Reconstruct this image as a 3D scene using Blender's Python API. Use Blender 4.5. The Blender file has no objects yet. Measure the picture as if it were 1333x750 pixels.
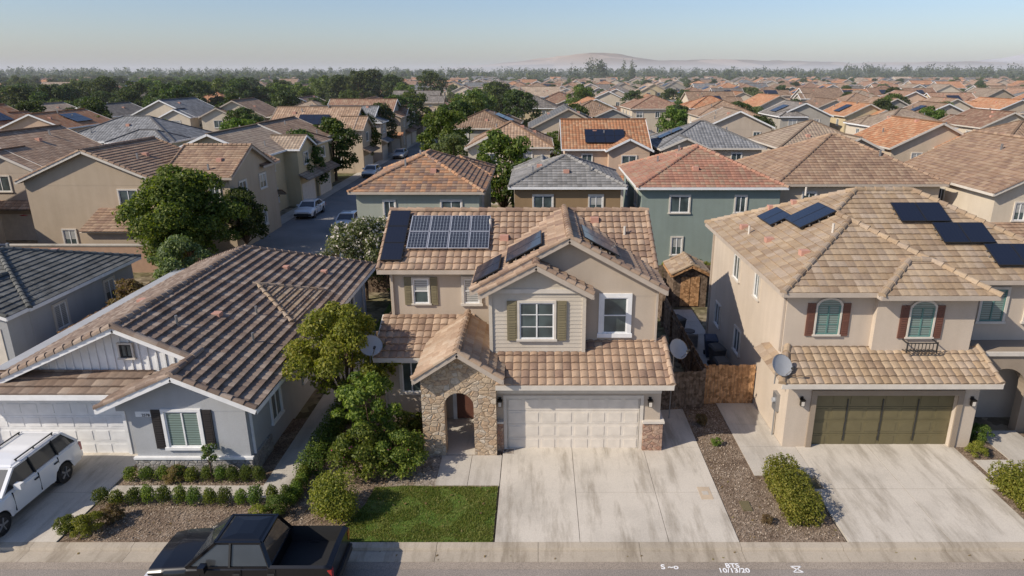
import bpy, math, random, time
import numpy as np
from mathutils import Vector, Matrix
from mathutils import noise as NZ
T0=time.time()
rng=random.Random(11)
V=Vector
scene=bpy.context.scene
COL=scene.collection
# ---------------------------------------------------------------- materials
def newmat(name):
    m=bpy.data.materials.new(name); m.use_nodes=True
    nt=m.node_tree; b=nt.nodes['Principled BSDF']
    return m,nt,b
def N(nt,t,**kw):
    n=nt.nodes.new(t)
    for k,v in kw.items():
        if k.startswith('i_'):
            key=k[2:]
            key=int(key) if key.isdigit() else key.replace('_',' ')
            n.inputs[key].default_value=v
        else: setattr(n,k,v)
    return n
def L(nt,a,b): nt.links.new(a,b)
def rgba(c): return (c[0],c[1],c[2],1)
def ramp(nt,fac,stops,interp='LINEAR'):
    r=nt.nodes.new('ShaderNodeValToRGB'); r.color_ramp.interpolation=interp
    e=r.color_ramp.elements
    while len(e)<len(stops): e.new(0.5)
    for i,(p,c) in enumerate(stops):
        e[i].position=p; e[i].color=rgba(c)
    L(nt,fac,r.inputs[0]); return r.outputs[0]
def mul(nt,a,b,fac=1.0,mode='MULTIPLY'):
    m=nt.nodes.new('ShaderNodeMix'); m.data_type='RGBA'; m.blend_type=mode
    if hasattr(fac,'links'): L(nt,fac,m.inputs[0])
    else: m.inputs[0].default_value=fac
    L(nt,a,m.inputs[6])
    if isinstance(b,(tuple,list)): m.inputs[7].default_value=rgba(b)
    else: L(nt,b,m.inputs[7])
    return m.outputs[2]
def math_(nt,op,a,b=None):
    m=nt.nodes.new('ShaderNodeMath'); m.operation=op
    for i,x in enumerate((a,b)):
        if x is None: continue
        if isinstance(x,(int,float)): m.inputs[i].default_value=x
        else: L(nt,x,m.inputs[i])
    return m.outputs[0]
def bump(nt,b,h,strength=.4,dist=.02):
    bn=N(nt,'ShaderNodeBump'); bn.inputs['Strength'].default_value=strength; bn.inputs['Distance'].default_value=dist
    L(nt,h,bn.inputs['Height']); L(nt,bn.outputs[0],b.inputs['Normal'])
def plain(name,c,rough=.6,metal=0,spec=.5,coat=0):
    m,nt,b=newmat(name)
    tc=N(nt,'ShaderNodeTexCoord'); n=N(nt,'ShaderNodeTexNoise',i_Scale=3.0,i_Detail=4.0); L(nt,tc.outputs['Object'],n.inputs['Vector'])
    c2=ramp(nt,n.outputs[0],[(.3,[x*.9 for x in c]),(.7,[min(1,x*1.05) for x in c])])
    L(nt,c2,b.inputs['Base Color'])
    b.inputs['Roughness'].default_value=rough; b.inputs['Metallic'].default_value=metal
    b.inputs['Specular IOR Level'].default_value=spec; b.inputs['Coat Weight'].default_value=coat
    return m
def stucco(name,c):
    m,nt,b=newmat(name)
    tc=N(nt,'ShaderNodeTexCoord')
    n=N(nt,'ShaderNodeTexNoise',i_Scale=.5,i_Detail=5.0,i_Roughness=.6); L(nt,tc.outputs['Object'],n.inputs['Vector'])
    mp=N(nt,'ShaderNodeMapping'); mp.inputs['Scale'].default_value=(2.5,2.5,.25); L(nt,tc.outputs['Object'],mp.inputs[0])
    n2=N(nt,'ShaderNodeTexNoise',i_Scale=1.0,i_Detail=4.0); L(nt,mp.outputs[0],n2.inputs['Vector'])
    f=N(nt,'ShaderNodeTexNoise',i_Scale=45.0,i_Detail=3.0); L(nt,tc.outputs['Object'],f.inputs['Vector'])
    c1=ramp(nt,n.outputs[0],[(.3,[x*.92 for x in c]),(.7,[x*1.05 for x in c])])
    c2=ramp(nt,n2.outputs[0],[(.35,(.86,.84,.81)),(.6,(1,1,1))])
    cc=mul(nt,c1,c2,.35)
    c3=ramp(nt,f.outputs[0],[(.35,(.88,.88,.88)),(.65,(1.0,1.0,1.0))])
    cc=mul(nt,cc,c3,.7)
    L(nt,cc,b.inputs['Base Color']); b.inputs['Roughness'].default_value=.92; b.inputs['Specular IOR Level'].default_value=.2
    bump(nt,b,f.outputs[0],.5,.01)
    return m
def roofmat(name,cols,det=False,w=.9):
    m,nt,b=newmat(name)
    uv=N(nt,'ShaderNodeUVMap'); sp=N(nt,'ShaderNodeSeparateXYZ'); L(nt,uv.outputs[0],sp.inputs[0])
    fx=math_(nt,'FLOOR',sp.outputs[0]); fy=math_(nt,'FLOOR',sp.outputs[1])
    oi=N(nt,'ShaderNodeObjectInfo')
    cb=N(nt,'ShaderNodeCombineXYZ'); L(nt,fx,cb.inputs[0]); L(nt,fy,cb.inputs[1]); L(nt,oi.outputs['Random'],cb.inputs[2])
    wn=N(nt,'ShaderNodeTexWhiteNoise'); wn.noise_dimensions='3D'; L(nt,cb.outputs[0],wn.inputs[0])
    k=len(cols); c1=ramp(nt,wn.outputs[0],[((i+.5)/k,c) for i,c in enumerate(cols)])
    tc=N(nt,'ShaderNodeTexCoord')
    n=N(nt,'ShaderNodeTexNoise',i_Scale=.7,i_Detail=6.0,i_Roughness=.65); L(nt,tc.outputs['Object'],n.inputs['Vector'])
    c2=ramp(nt,n.outputs[0],[(.3,(.78,.77,.76)),(.7,(1.08,1.08,1.08))])
    cc=mul(nt,c1,c2)
    n3=N(nt,'ShaderNodeTexNoise',i_Scale=14.0,i_Detail=4.0); L(nt,tc.outputs['Object'],n3.inputs['Vector'])
    c3=ramp(nt,n3.outputs[0],[(.3,(.82,.82,.82)),(.6,(1,1,1))]); cc=mul(nt,cc,c3,.8)
    if not det:
        hv=N(nt,'ShaderNodeHueSaturation'); L(nt,cc,hv.inputs['Color'])
        L(nt,math_(nt,'ADD',math_(nt,'MULTIPLY',oi.outputs['Random'],.4),.8),hv.inputs['Value']); cc=hv.outputs[0]
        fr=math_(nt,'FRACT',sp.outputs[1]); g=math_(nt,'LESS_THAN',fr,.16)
        cc=mul(nt,cc,(.55,.53,.52),g)  # shadow under each tile lip painted as a darker band per course
        s=math_(nt,'ABSOLUTE',math_(nt,'SINE',math_(nt,'MULTIPLY',sp.outputs[0],math.pi)))
        h=math_(nt,'ADD',math_(nt,'MULTIPLY',math_(nt,'SUBTRACT',1.0,fr),.8),s)
        bump(nt,b,h,.8,.05)
    else:
        bump(nt,b,n3.outputs[0],.4,.01)
    L(nt,cc,b.inputs['Base Color']); b.inputs['Roughness'].default_value=.85; b.inputs['Specular IOR Level'].default_value=.25
    return m
def glassmat(name,c,stripes=False):
    m,nt,b=newmat(name)
    tc=N(nt,'ShaderNodeTexCoord')
    if stripes:
        sp=N(nt,'ShaderNodeSeparateXYZ'); L(nt,tc.outputs['Object'],sp.inputs[0])
        f=math_(nt,'FRACT',math_(nt,'MULTIPLY',sp.outputs[2],11.0))
        c1=ramp(nt,f,[(.0,[x*.35 for x in c]),(.25,[x*.5 for x in c]),(.35,c),(.9,c)])
    else:
        n=N(nt,'ShaderNodeTexNoise',i_Scale=1.3,i_Detail=2.0); L(nt,tc.outputs['Object'],n.inputs['Vector'])
        c1=ramp(nt,n.outputs[0],[(.35,[x*.5 for x in c]),(.65,[x*1.5 for x in c])])
    L(nt,c1,b.inputs['Base Color']); b.inputs['Roughness'].default_value=.5
    b.inputs['Coat Weight'].default_value=1; b.inputs['Coat Roughness'].default_value=.03; b.inputs['Specular IOR Level'].default_value=.6
    return m
def concrete(name,c,stain=.5):
    m,nt,b=newmat(name); tc=N(nt,'ShaderNodeTexCoord')
    n=N(nt,'ShaderNodeTexNoise',i_Scale=.45,i_Detail=7.0,i_Roughness=.62); L(nt,tc.outputs['Object'],n.inputs['Vector'])
    mp=N(nt,'ShaderNodeMapping'); mp.inputs['Scale'].default_value=(2.2,.35,1); L(nt,tc.outputs['Object'],mp.inputs[0])
    n2=N(nt,'ShaderNodeTexNoise',i_Scale=.8,i_Detail=5.0,i_Roughness=.7); L(nt,mp.outputs[0],n2.inputs['Vector'])
    f=N(nt,'ShaderNodeTexNoise',i_Scale=30.0,i_Detail=5.0); L(nt,tc.outputs['Object'],f.inputs['Vector'])
    c1=ramp(nt,n.outputs[0],[(.3,[x*.82 for x in c]),(.5,c),(.7,[x*1.08 for x in c])])
    c2=ramp(nt,n2.outputs[0],[(.36,(.64,.62,.59)),(.52,(1,1,1))]); cc=mul(nt,c1,c2,stain)
    c3=ramp(nt,f.outputs[0],[(.35,(.88,.88,.88)),(.6,(1,1,1))]); cc=mul(nt,cc,c3)
    vo=N(nt,'ShaderNodeTexVoronoi',i_Scale=.9); L(nt,tc.outputs['Object'],vo.inputs['Vector'])
    c4=ramp(nt,vo.outputs['Distance'],[(.02,(.7,.68,.66)),(.07,(1,1,1))]); cc=mul(nt,cc,c4,.4*stain)
    L(nt,cc,b.inputs['Base Color']); b.inputs['Roughness'].default_value=.9; b.inputs['Specular IOR Level'].default_value=.25
    bump(nt,b,f.outputs[0],.25,.01); return m
def asphalt(name,c):
    m,nt,b=newmat(name); tc=N(nt,'ShaderNodeTexCoord')
    n=N(nt,'ShaderNodeTexNoise',i_Scale=.3,i_Detail=6.0); L(nt,tc.outputs['Object'],n.inputs['Vector'])
    f=N(nt,'ShaderNodeTexNoise',i_Scale=60.0,i_Detail=3.0); L(nt,tc.outputs['Object'],f.inputs['Vector'])
    c1=ramp(nt,n.outputs[0],[(.3,[x*.8 for x in c]),(.7,[x*1.2 for x in c])])
    c3=ramp(nt,f.outputs[0],[(.35,(.6,.6,.6)),(.65,(1.3,1.3,1.3))]); cc=mul(nt,c1,c3)
    L(nt,cc,b.inputs['Base Color']); b.inputs['Roughness'].default_value=.9
    bump(nt,b,f.outputs[0],.4,.01); return m
def soilmat(name,stops,scale=.6,fine=25.0,bmp=.6):
    m,nt,b=newmat(name); tc=N(nt,'ShaderNodeTexCoord')
    n=N(nt,'ShaderNodeTexNoise',i_Scale=scale,i_Detail=8.0,i_Roughness=.7); L(nt,tc.outputs['Object'],n.inputs['Vector'])
    v=N(nt,'ShaderNodeTexVoronoi',i_Scale=fine); L(nt,tc.outputs['Object'],v.inputs['Vector'])
    c1=ramp(nt,n.outputs[0],stops)
    c3=ramp(nt,v.outputs['Color'],[(.2,(.6,.58,.55)),(.8,(1.3,1.3,1.3))]); cc=mul(nt,c1,c3)
    L(nt,cc,b.inputs['Base Color']); b.inputs['Roughness'].default_value=.95; b.inputs['Specular IOR Level'].default_value=.1
    bump(nt,b,v.outputs['Distance'],bmp,.03); return m
def stonemat(name,cols,scale=3.2):
    m,nt,b=newmat(name); tc=N(nt,'ShaderNodeTexCoord')
    mp=N(nt,'ShaderNodeMapping'); mp.inputs['Scale'].default_value=(1,1,1.5); L(nt,tc.outputs['Object'],mp.inputs[0])
    v=N(nt,'ShaderNodeTexVoronoi',i_Scale=scale); L(nt,mp.outputs[0],v.inputs['Vector'])
    e=N(nt,'ShaderNodeTexVoronoi',i_Scale=scale); e.feature='DISTANCE_TO_EDGE'; L(nt,mp.outputs[0],e.inputs['Vector'])
    sc=N(nt,'ShaderNodeSeparateColor'); L(nt,v.outputs['Color'],sc.inputs[0])
    k=len(cols); c1=ramp(nt,sc.outputs[0],[((i+.5)/k,c) for i,c in enumerate(cols)])
    n=N(nt,'ShaderNodeTexNoise',i_Scale=12.0,i_Detail=5.0); L(nt,tc.outputs['Object'],n.inputs['Vector'])
    c2=ramp(nt,n.outputs[0],[(.3,(.72,.72,.72)),(.65,(1.1,1.1,1.1))]); cc=mul(nt,c1,c2)
    ed=ramp(nt,e.outputs['Distance'],[(.015,(.68,.64,.58)),(.045,(1,1,1))]); cc=mul(nt,cc,ed)
    L(nt,cc,b.inputs['Base Color']); b.inputs['Roughness'].default_value=.9
    h=ramp(nt,e.outputs['Distance'],[(.0,(0,0,0)),(.12,(1,1,1))])
    bump(nt,b,h,.5,.04); return m
def leafmat(name,stops,trans=.4,gain=1.5):
    m,nt,b=newmat(name)
    stops=[(p,[min(.85,x*gain) for x in c]) for p,c in stops]
    g=N(nt,'ShaderNodeNewGeometry'); tc=N(nt,'ShaderNodeTexCoord'); oi=N(nt,'ShaderNodeObjectInfo')
    n=N(nt,'ShaderNodeTexNoise',i_Scale=.9,i_Detail=2.0); L(nt,tc.outputs['Object'],n.inputs['Vector'])
    f=math_(nt,'ADD',math_(nt,'MULTIPLY',g.outputs['Random Per Island'],.6),math_(nt,'MULTIPLY',n.outputs[0],.5))
    c=ramp(nt,f,stops)
    hv=N(nt,'ShaderNodeHueSaturation'); L(nt,c,hv.inputs['Color'])
    L(nt,math_(nt,'ADD',math_(nt,'MULTIPLY',oi.outputs['Random'],.04),.47),hv.inputs['Hue'])
    L(nt,math_(nt,'ADD',math_(nt,'MULTIPLY',oi.outputs['Random'],.5),.75),hv.inputs['Value']); c=hv.outputs[0]
    L(nt,c,b.inputs['Base Color']); b.inputs['Roughness'].default_value=.55; b.inputs['Specular IOR Level'].default_value=.3
    t=N(nt,'ShaderNodeBsdfTranslucent'); c2=mul(nt,c,(1.35,1.45,.6)); L(nt,c2,t.inputs['Color'])
    mx=N(nt,'ShaderNodeMixShader'); mx.inputs[0].default_value=trans
    L(nt,b.outputs[0],mx.inputs[1]); L(nt,t.outputs[0],mx.inputs[2])
    L(nt,mx.outputs[0],nt.nodes['Material Output'].inputs['Surface']); return m
def solarmat(name,line,nx,ny,lw=.05):
    m,nt,b=newmat(name); uv=N(nt,'ShaderNodeUVMap'); sp=N(nt,'ShaderNodeSeparateXYZ'); L(nt,uv.outputs[0],sp.inputs[0])
    gx=math_(nt,'LESS_THAN',math_(nt,'FRACT',math_(nt,'MULTIPLY',sp.outputs[0],nx)),lw)
    gy=math_(nt,'LESS_THAN',math_(nt,'FRACT',math_(nt,'MULTIPLY',sp.outputs[1],ny)),lw)
    g=math_(nt,'MAXIMUM',gx,gy)
    rb=N(nt,'ShaderNodeRGB'); rb.outputs[0].default_value=(.010,.012,.022,1)
    c=mul(nt,rb.outputs[0],line,g,'MIX')
    L(nt,c,b.inputs['Base Color']); b.inputs['Roughness'].default_value=.35; b.inputs['Coat Weight'].default_value=.5; b.inputs['Coat Roughness'].default_value=.08
    return m
M={}
M['trim']=plain('cream_trim',(.60,.55,.48),.6)
M['white']=plain('white_paint',(.76,.76,.75),.55)
M['fascia']=plain('fascia_paint',(.46,.39,.32),.6)
M['soffit']=plain('soffit',(.42,.36,.30),.8)
M['glass']=glassmat('window_glass',(.05,.07,.07))
M['blind']=glassmat('window_blinds',(.42,.42,.40),True)
M['blind_teal']=glassmat('window_blinds_teal',(.20,.27,.24),True)
M['garage']=plain('garage_door_paint',(.66,.60,.52),.55)
M['olive']=plain('olive_paint',(.14,.118,.06),.45)
M['shut_olive']=plain('shutter_olive',(.20,.17,.10),.6)
M['shut_brown']=plain('shutter_brown',(.15,.065,.045),.55)
M['shut_black']=plain('shutter_black',(.028,.024,.024),.5)
M['teal']=plain('teal_trim',(.10,.21,.19),.5)
M['wC']=stucco('stucco_greige',(.50,.42,.335))
M['siding']=stucco('lap_siding',(.57,.51,.425))
M['wL']=stucco('stucco_bluegrey',(.41,.42,.43))
M['wR']=stucco('stucco_sand',(.56,.475,.385))
M['wR2']=stucco('stucco_brown',(.32,.26,.2))
M['stone']=stonemat('fieldstone',[(.44,.31,.20),(.52,.41,.29),(.37,.28,.2),(.54,.46,.36),(.48,.36,.24)],4.2)
M['stoneL']=stonemat('ledgestone',[(.34,.32,.3),(.42,.4,.37),(.25,.24,.23)],4.8)
M['brick']=stonemat('rough_brick',[(.38,.22,.15),(.45,.32,.23),(.32,.2,.15)],5.0)
M['tC']=roofmat('tile_tan',[(.42,.295,.205),(.32,.22,.155),(.48,.355,.255),(.37,.26,.18),(.28,.19,.14)],True)
M['tC2']=roofmat('tile_light',[(.45,.325,.225),(.38,.26,.175),(.49,.375,.27)],True)
M['tL']=roofmat('tile_brown_grey',[(.235,.17,.13),(.32,.245,.19),(.19,.14,.11),(.37,.295,.235)],True)
M['tR']=roofmat('tile_sand',[(.37,.27,.175),(.44,.34,.235),(.30,.215,.145),(.40,.315,.235)],True)
M['tK']=roofmat('tile_slate',[(.135,.138,.13),(.18,.183,.172),(.11,.113,.106)],True)
M['pink']=plain('vent_salmon',(.50,.27,.2),.8)
M['metal']=plain('grey_metal',(.35,.35,.35),.4,.6)
M['darkmetal']=plain('dark_metal',(.04,.04,.04),.5,.2)
M['dish']=plain('dish_grey',(.36,.37,.38),.45)
M['conc']=concrete('concrete_driveway',(.57,.52,.445),.85)
M['conc2']=concrete('concrete_walk',(.50,.46,.40),.5)
M['curb']=concrete('concrete_kerb',(.44,.38,.30),.9)
M['asph']=asphalt('asphalt_near',(.27,.235,.205))
M['asph2']=asphalt('asphalt_far',(.22,.21,.20))
M['mulch']=soilmat('mulch',[(.3,(.12,.085,.062)),(.5,(.20,.15,.11)),(.7,(.30,.24,.185))],1.2,22.)
M['gravel']=soilmat('gravel',[(.3,(.2,.17,.14)),(.5,(.29,.25,.21)),(.7,(.36,.32,.28))],1.5,16.)
M['soil']=soilmat('ground_soil',[(.30,(.06,.085,.03)),(.45,(.15,.135,.075)),(.55,(.24,.2,.14)),(.7,(.33,.29,.22))],.09,3.,.2)
M['lawn']=soilmat('lawn',[(.3,(.06,.11,.02)),(.5,(.10,.15,.03)),(.75,(.2,.19,.07))],1.4,40.)
M['bark']=soilmat('bark',[(.3,(.08,.055,.04)),(.7,(.16,.12,.09))],4,20.)
M['leaf_a']=leafmat('leaf_mid',[(.2,(.025,.05,.012)),(.55,(.06,.095,.018)),(.9,(.13,.16,.032))])
M['leaf_b']=leafmat('leaf_dark',[(.2,(.014,.03,.01)),(.55,(.037,.058,.015)),(.9,(.08,.10,.026))])
M['leaf_c']=leafmat('leaf_yellowgreen',[(.2,(.05,.07,.012)),(.55,(.12,.145,.022)),(.9,(.24,.235,.045))],.45,1.75)
M['leaf_d']=leafmat('leaf_greygreen',[(.2,(.04,.06,.025)),(.55,(.085,.11,.045)),(.9,(.15,.17,.07))])
M['leaf_e']=leafmat('leaf_dry',[(.2,(.09,.065,.03)),(.55,(.16,.12,.05)),(.9,(.2,.19,.07))])
M['leaf_f']=leafmat('leaf_fresh',[(.2,(.03,.055,.012)),(.55,(.08,.115,.020)),(.9,(.16,.185,.036))],.45,1.65)
M['leaf_a2']=leafmat('grass_blades',[(.2,(.07,.11,.02)),(.55,(.135,.18,.03)),(.9,(.26,.26,.08))],.3,1.15)
M['blossom']=leafmat('blossom_white',[(.2,(.5,.46,.40)),(.9,(.75,.70,.62))],.2,1)
M['flower_p']=leafmat('flower_pink',[(.2,(.5,.06,.12)),(.9,(.7,.2,.25))],.2,1)
M['fence_new']=soilmat('cedar_fence',[(.3,(.34,.18,.085)),(.7,(.50,.30,.16))],3,8.,.2)
M['fence_old']=soilmat('weathered_fence',[(.3,(.12,.085,.06)),(.7,(.22,.165,.125))],3,8.,.2)
M['panel_w']=solarmat('solar_cells_white_grid',(.45,.5,.56),6,10,.065)
M['panel_k']=solarmat('solar_cells_black',(.025,.028,.035),6,10)
M['pframe_w']=plain('panel_frame_silver',(.6,.6,.62),.35,.6)
M['pframe_k']=plain('panel_frame_black',(.02,.02,.022),.4)
M['bin']=plain('bin_plastic',(.05,.055,.06),.6)
M['bin2']=plain('bin_plastic_blue',(.03,.05,.09),.6)
M['chalk']=plain('road_marking_paint',(.82,.82,.82),.8)
M['umb']=plain('umbrella_fabric',(.65,.03,.1),.8)
M['black']=plain('rubber',(.015,.015,.015),.7)
M['letters']=plain('number_black',(.02,.02,.02),.5)
M['lamp']=plain('lantern_bronze',(.03,.025,.02),.4,.4)
WALLS=[stucco('stucco_%d'%i,c) for i,c in enumerate([(.54,.44,.33),(.47,.38,.28),(.60,.52,.41),(.56,.46,.29),(.40,.37,.32),(.50,.42,.34),(.56,.41,.30),(.30,.34,.33)])]
ROOFS=[roofmat('roof_%d'%i,c) for i,c in enumerate([
 [(.36,.24,.16),(.28,.19,.13),(.42,.30,.21)],
 [(.48,.23,.12),(.38,.18,.095),(.50,.30,.175)],
 [(.22,.20,.18),(.17,.155,.14),(.27,.245,.22)],
 [(.40,.315,.23),(.33,.25,.19),(.45,.36,.27)],
 [(.34,.20,.135),(.27,.16,.11),(.39,.27,.185)],
 [(.20,.205,.21),(.25,.255,.26),(.16,.165,.17)],
 [(.52,.25,.13),(.45,.21,.105),(.53,.33,.2)]])]
# ---------------------------------------------------------------- mesh builder
class MB:
    def __init__(s): s.v=[];s.f=[];s.mi=[];s.uv=[];s.mats=[];s.smooth=False
    def idx(s,m):
        if m not in s.mats: s.mats.append(m)
        return s.mats.index(m)
    def face(s,pts,mat,uvs=None):
        b=len(s.v); s.v.extend([tuple(p) for p in pts]); n=len(pts)
        s.f.append(tuple(range(b,b+n))); s.mi.append(s.idx(mat))
        s.uv.extend(uvs if uvs else [(0.0,0.0)]*n)
    def hexa(s,c,mat):
        b=len(s.v); s.v.extend([tuple(p) for p in c]); k=s.idx(mat)
        for f in ((3,2,1,0),(4,5,6,7),(0,1,5,4),(1,2,6,5),(2,3,7,6),(3,0,4,7)):
            s.f.append(tuple(b+i for i in f)); s.mi.append(k); s.uv.extend([(0.,0.)]*4)
    def box(s,x0,x1,y0,y1,z0,z1,mat):
        s.hexa([(x0,y0,z0),(x1,y0,z0),(x1,y1,z0),(x0,y1,z0),(x0,y0,z1),(x1,y0,z1),(x1,y1,z1),(x0,y1,z1)],mat)
    def fbox(s,F,a0,a1,z0,z1,d0,d1,mat):
        O,r,n=F; k=V((0,0,1))
        s.hexa([O+r*a+n*d+k*z for z in (z0,z1) for (a,d) in ((a0,d0),(a1,d0),(a1,d1),(a0,d1))],mat)
    def beam(s,a,b,w,h,mat):
        a=V(a);b=V(b);d=(b-a).normalized(); z=V((0,0,1))
        if abs(d.z)>.95: z=V((0,1,0))
        sd=d.cross(z).normalized(); up=sd.cross(d).normalized()
        c=[]
        for p in (a,b):
            c+= [p-sd*w/2-up*h/2,p+sd*w/2-up*h/2,p+sd*w/2+up*h/2,p-sd*w/2+up*h/2]
        s.hexa(c,mat)
    def tube(s,a,b,r0,r1,mat,n=8,cap=True):
        a=V(a);b=V(b);d=(b-a)
        if d.length<1e-6: return
        d.normalize(); z=V((0,0,1)) if abs(d.z)<.9 else V((1,0,0))
        x=d.cross(z).normalized(); y=x.cross(d)
        A=[a+(x*math.cos(t)+y*math.sin(t))*r0 for t in [2*math.pi*i/n for i in range(n)]]
        B=[b+(x*math.cos(t)+y*math.sin(t))*r1 for t in [2*math.pi*i/n for i in range(n)]]
        for i in range(n):
            j=(i+1)%n; s.face([A[i],A[j],B[j],B[i]],mat)
        if cap: s.face(A[::-1],mat); s.face(B,mat)
    def mesh(s,name):
        me=bpy.data.meshes.new(name); me.from_pydata(s.v,[],s.f)
        for m in s.mats: me.materials.append(m)
        me.polygons.foreach_set('material_index',s.mi)
        ul=me.uv_layers.new(name='UVMap'); ul.data.foreach_set('uv',[c for u in s.uv for c in u])
        me.update(); return me
    def obj(s,name,parent=None,loc=(0,0,0),rz=0):
        o=bpy.data.objects.new(name,s.mesh(name)); COL.objects.link(o)
        o.location=loc; o.rotation_euler[2]=rz
        if parent: o.parent=parent
        return o
class Group:
    def __init__(s,name,loc=(0,0,0),rz=0):
        s.e=bpy.data.objects.new(name,None); COL.objects.link(s.e); s.e.location=loc; s.e.rotation_euler[2]=rz; s.p={}
        s.e.empty_display_size=.2
    def __getitem__(s,k):
        if k not in s.p: s.p[k]=MB()
        return s.p[k]
    def done(s):
        for k,m in s.p.items(): m.obj(k,s.e)
def FR(y): return (V((0,y,0)),V((1,0,0)),V((0,-1,0)))
def BK(y): return (V((0,y,0)),V((1,0,0)),V((0,1,0)))
def RT(x): return (V((x,0,0)),V((0,1,0)),V((1,0,0)))
def LF(x): return (V((x,0,0)),V((0,1,0)),V((-1,0,0)))
PR={'S':(.30,.36,.05,.05),'F':(.34,.34,.014,.045),'L':(.33,.36,.016,.095)}
def roof_plane(mb,pts,mat,det=None,soffit=None):
    pts=[V(p) for p in pts]; p0=pts[0]; u=(pts[1]-p0).normalized()
    n=u.cross(pts[-1]-p0).normalized()
    if n.z<0: n=-n
    v=n.cross(u)
    if v.z<0: v=-v
    P=[((p-p0).dot(u),(p-p0).dot(v)) for p in pts]
    if soffit: mb.face([p-n*.09 for p in pts],soffit)
    if not det:
        ou=int(p0.x*7)%50; mb.face(pts,mat,[(a/.34+ou,b/.38) for a,b in P]); return
    w,c,A,st=PR[det]; du=w/6 if det=='S' else w/3
    vmax=max(b for a,b in P)
    def span(vv):
        vv=min(max(vv,1e-4),vmax-1e-4); xs=[]
        for i in range(len(P)):
            (a0,b0),(a1,b1)=P[i],P[(i+1)%len(P)]
            if (b0-vv)*(b1-vv)<0: xs.append(a0+(a1-a0)*(vv-b0)/(b1-b0))
        return (min(xs),max(xs)) if xs else (0,0)
    umin=min(a for a,b in P); umax=max(a for a,b in P)
    k0=math.floor(umin/du); k1=math.ceil(umax/du); off=rng.randint(0,500)
    def prof(uu,vj):
        if det=='S': return A*abs(math.sin(math.pi*uu/w))**.7
        f=(uu/w)%1.0
        return A if .12<f<.95 else 0
    rows=int(math.ceil(vmax/c-1e-3)); k=mb.idx(mat)
    for j in range(rows):
        va=j*c; vb=min((j+1)*c,vmax); sa=span(va); sb=span(vb)
        ja=rng.uniform(-.006,.006)
        row=[]
        for kk in range(k0,k1+1):
            ua=min(max(kk*du,sa[0]),sa[1]); ub=min(max(kk*du,sb[0]),sb[1])
            ha=prof(ua,j); hb=prof(ub,j)
            row.append((p0+u*ua+v*(va)+n*(ha*.3),p0+u*ua+v*va+n*(ha+st+ja),p0+u*ub+v*vb+n*(hb*.6+.004),ua,ub))
        for a,b in zip(row[:-1],row[1:]):
            if abs(b[3]-a[3])<1e-5 and abs(b[4]-a[4])<1e-5: continue
            base=len(mb.v); mb.v.extend([tuple(a[1]),tuple(b[1]),tuple(b[2]),tuple(a[2])])
            mb.f.append((base,base+1,base+2,base+3)); mb.mi.append(k)
            mid=(a[3]+b[3])/2
            mb.uv.extend([(mid/w+off,j+.02),(mid/w+off,j+.02),(mid/w+off,j+.98),(mid/w+off,j+.98)])
            mb.v.extend([tuple(a[0]),tuple(b[0])])
            mb.f.append((base+4,base+5,base+1,base)); mb.mi.append(k); mb.uv.extend([(mid/w+off,j+.5)]*4)
def cap_line(mb,a,b,mat,det=True,r=.125):
    a=V(a);b=V(b);Lg=(b-a).length
    if Lg<.05: return
    d=(b-a)/Lg
    if not det:
        mb.beam(a+V((0,0,.03)),b+V((0,0,.03)),.24,.09,mat); return
    sd=d.cross(V((0,0,1))).normalized(); up=sd.cross(d).normalized()
    if up.z<0: up=-up
    n=max(1,int(Lg/.38)); seg=Lg/n
    angs=[-.15,.5,1.05,1.57,2.09,2.64,3.29]
    for i in range(n):
        p=a+d*(seg*i); q=a+d*(seg*(i+1)+.04); hu=rng.randint(0,400)
        ra=r*1.12; rb=r*.9
        A=[p+sd*math.cos(t)*ra+up*(math.sin(t)*ra+.02) for t in angs]; B=[q+sd*math.cos(t)*rb+up*(math.sin(t)*rb+.0) for t in angs]
        for j in range(len(angs)-1): mb.face([A[j],A[j+1],B[j+1],B[j]],mat,[(hu+.5,i+.5)]*4)
        mb.face(A[::-1],mat,[(hu+.5,i+.5)]*len(A))
def gable(mr,mt,mw,x0,x1,y0,y1,ze,s,axis,tile,wall,fas,det,ov=.35,ends=(1,1),rakecaps=True):
    sw=(axis=='x')
    def P(a,b,z): return (b,a,z) if sw else (a,b,z)
    if sw: a0,a1,b0,b1=y0,y1,x0,x1
    else: a0,a1,b0,b1=x0,x1,y0,y1
    am=(a0+a1)/2; zr=ze+s*(a1-a0)/2; so=M['soffit']
    roof_plane(mr,[P(a0,b0,ze),P(a0,b1,ze),P(am,b1,zr),P(am,b0,zr)],tile,det,so)
    roof_plane(mr,[P(a1,b0,ze),P(a1,b1,ze),P(am,b1,zr),P(am,b0,zr)],tile,det,so)
    cap_line(mr,P(am,b0,zr+.03),P(am,b1,zr+.03),tile,bool(det))
    for k,b in ((0,b0),(1,b1)):
        if not ends[k]: continue
        sg=1 if k==0 else -1
        for a in (a0,a1):
            mt.beam(P(a,b+sg*.02,ze-.07),P(am,b+sg*.02,zr-.07),.05,.2,fas)
            if rakecaps and det: cap_line(mr,P(a,b+sg*.06,ze+.03),P(am,b+sg*.06,zr+.03),tile,True,.10)
        q=b+sg*(ov-.008); aa=a0+.35; ab=a1-.35; zz=ze+s*.35-.1
        mw.face([P(aa,q,ze-.3),P(ab,q,ze-.3),P(ab,q,zz),P(am,q,zr-.1),P(aa,q,zz)],wall)
    for a in (a0,a1):
        mt.beam(P(a,b0,ze-.07),P(a,b1,ze-.07),.06,.17,fas)
    return zr
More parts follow.
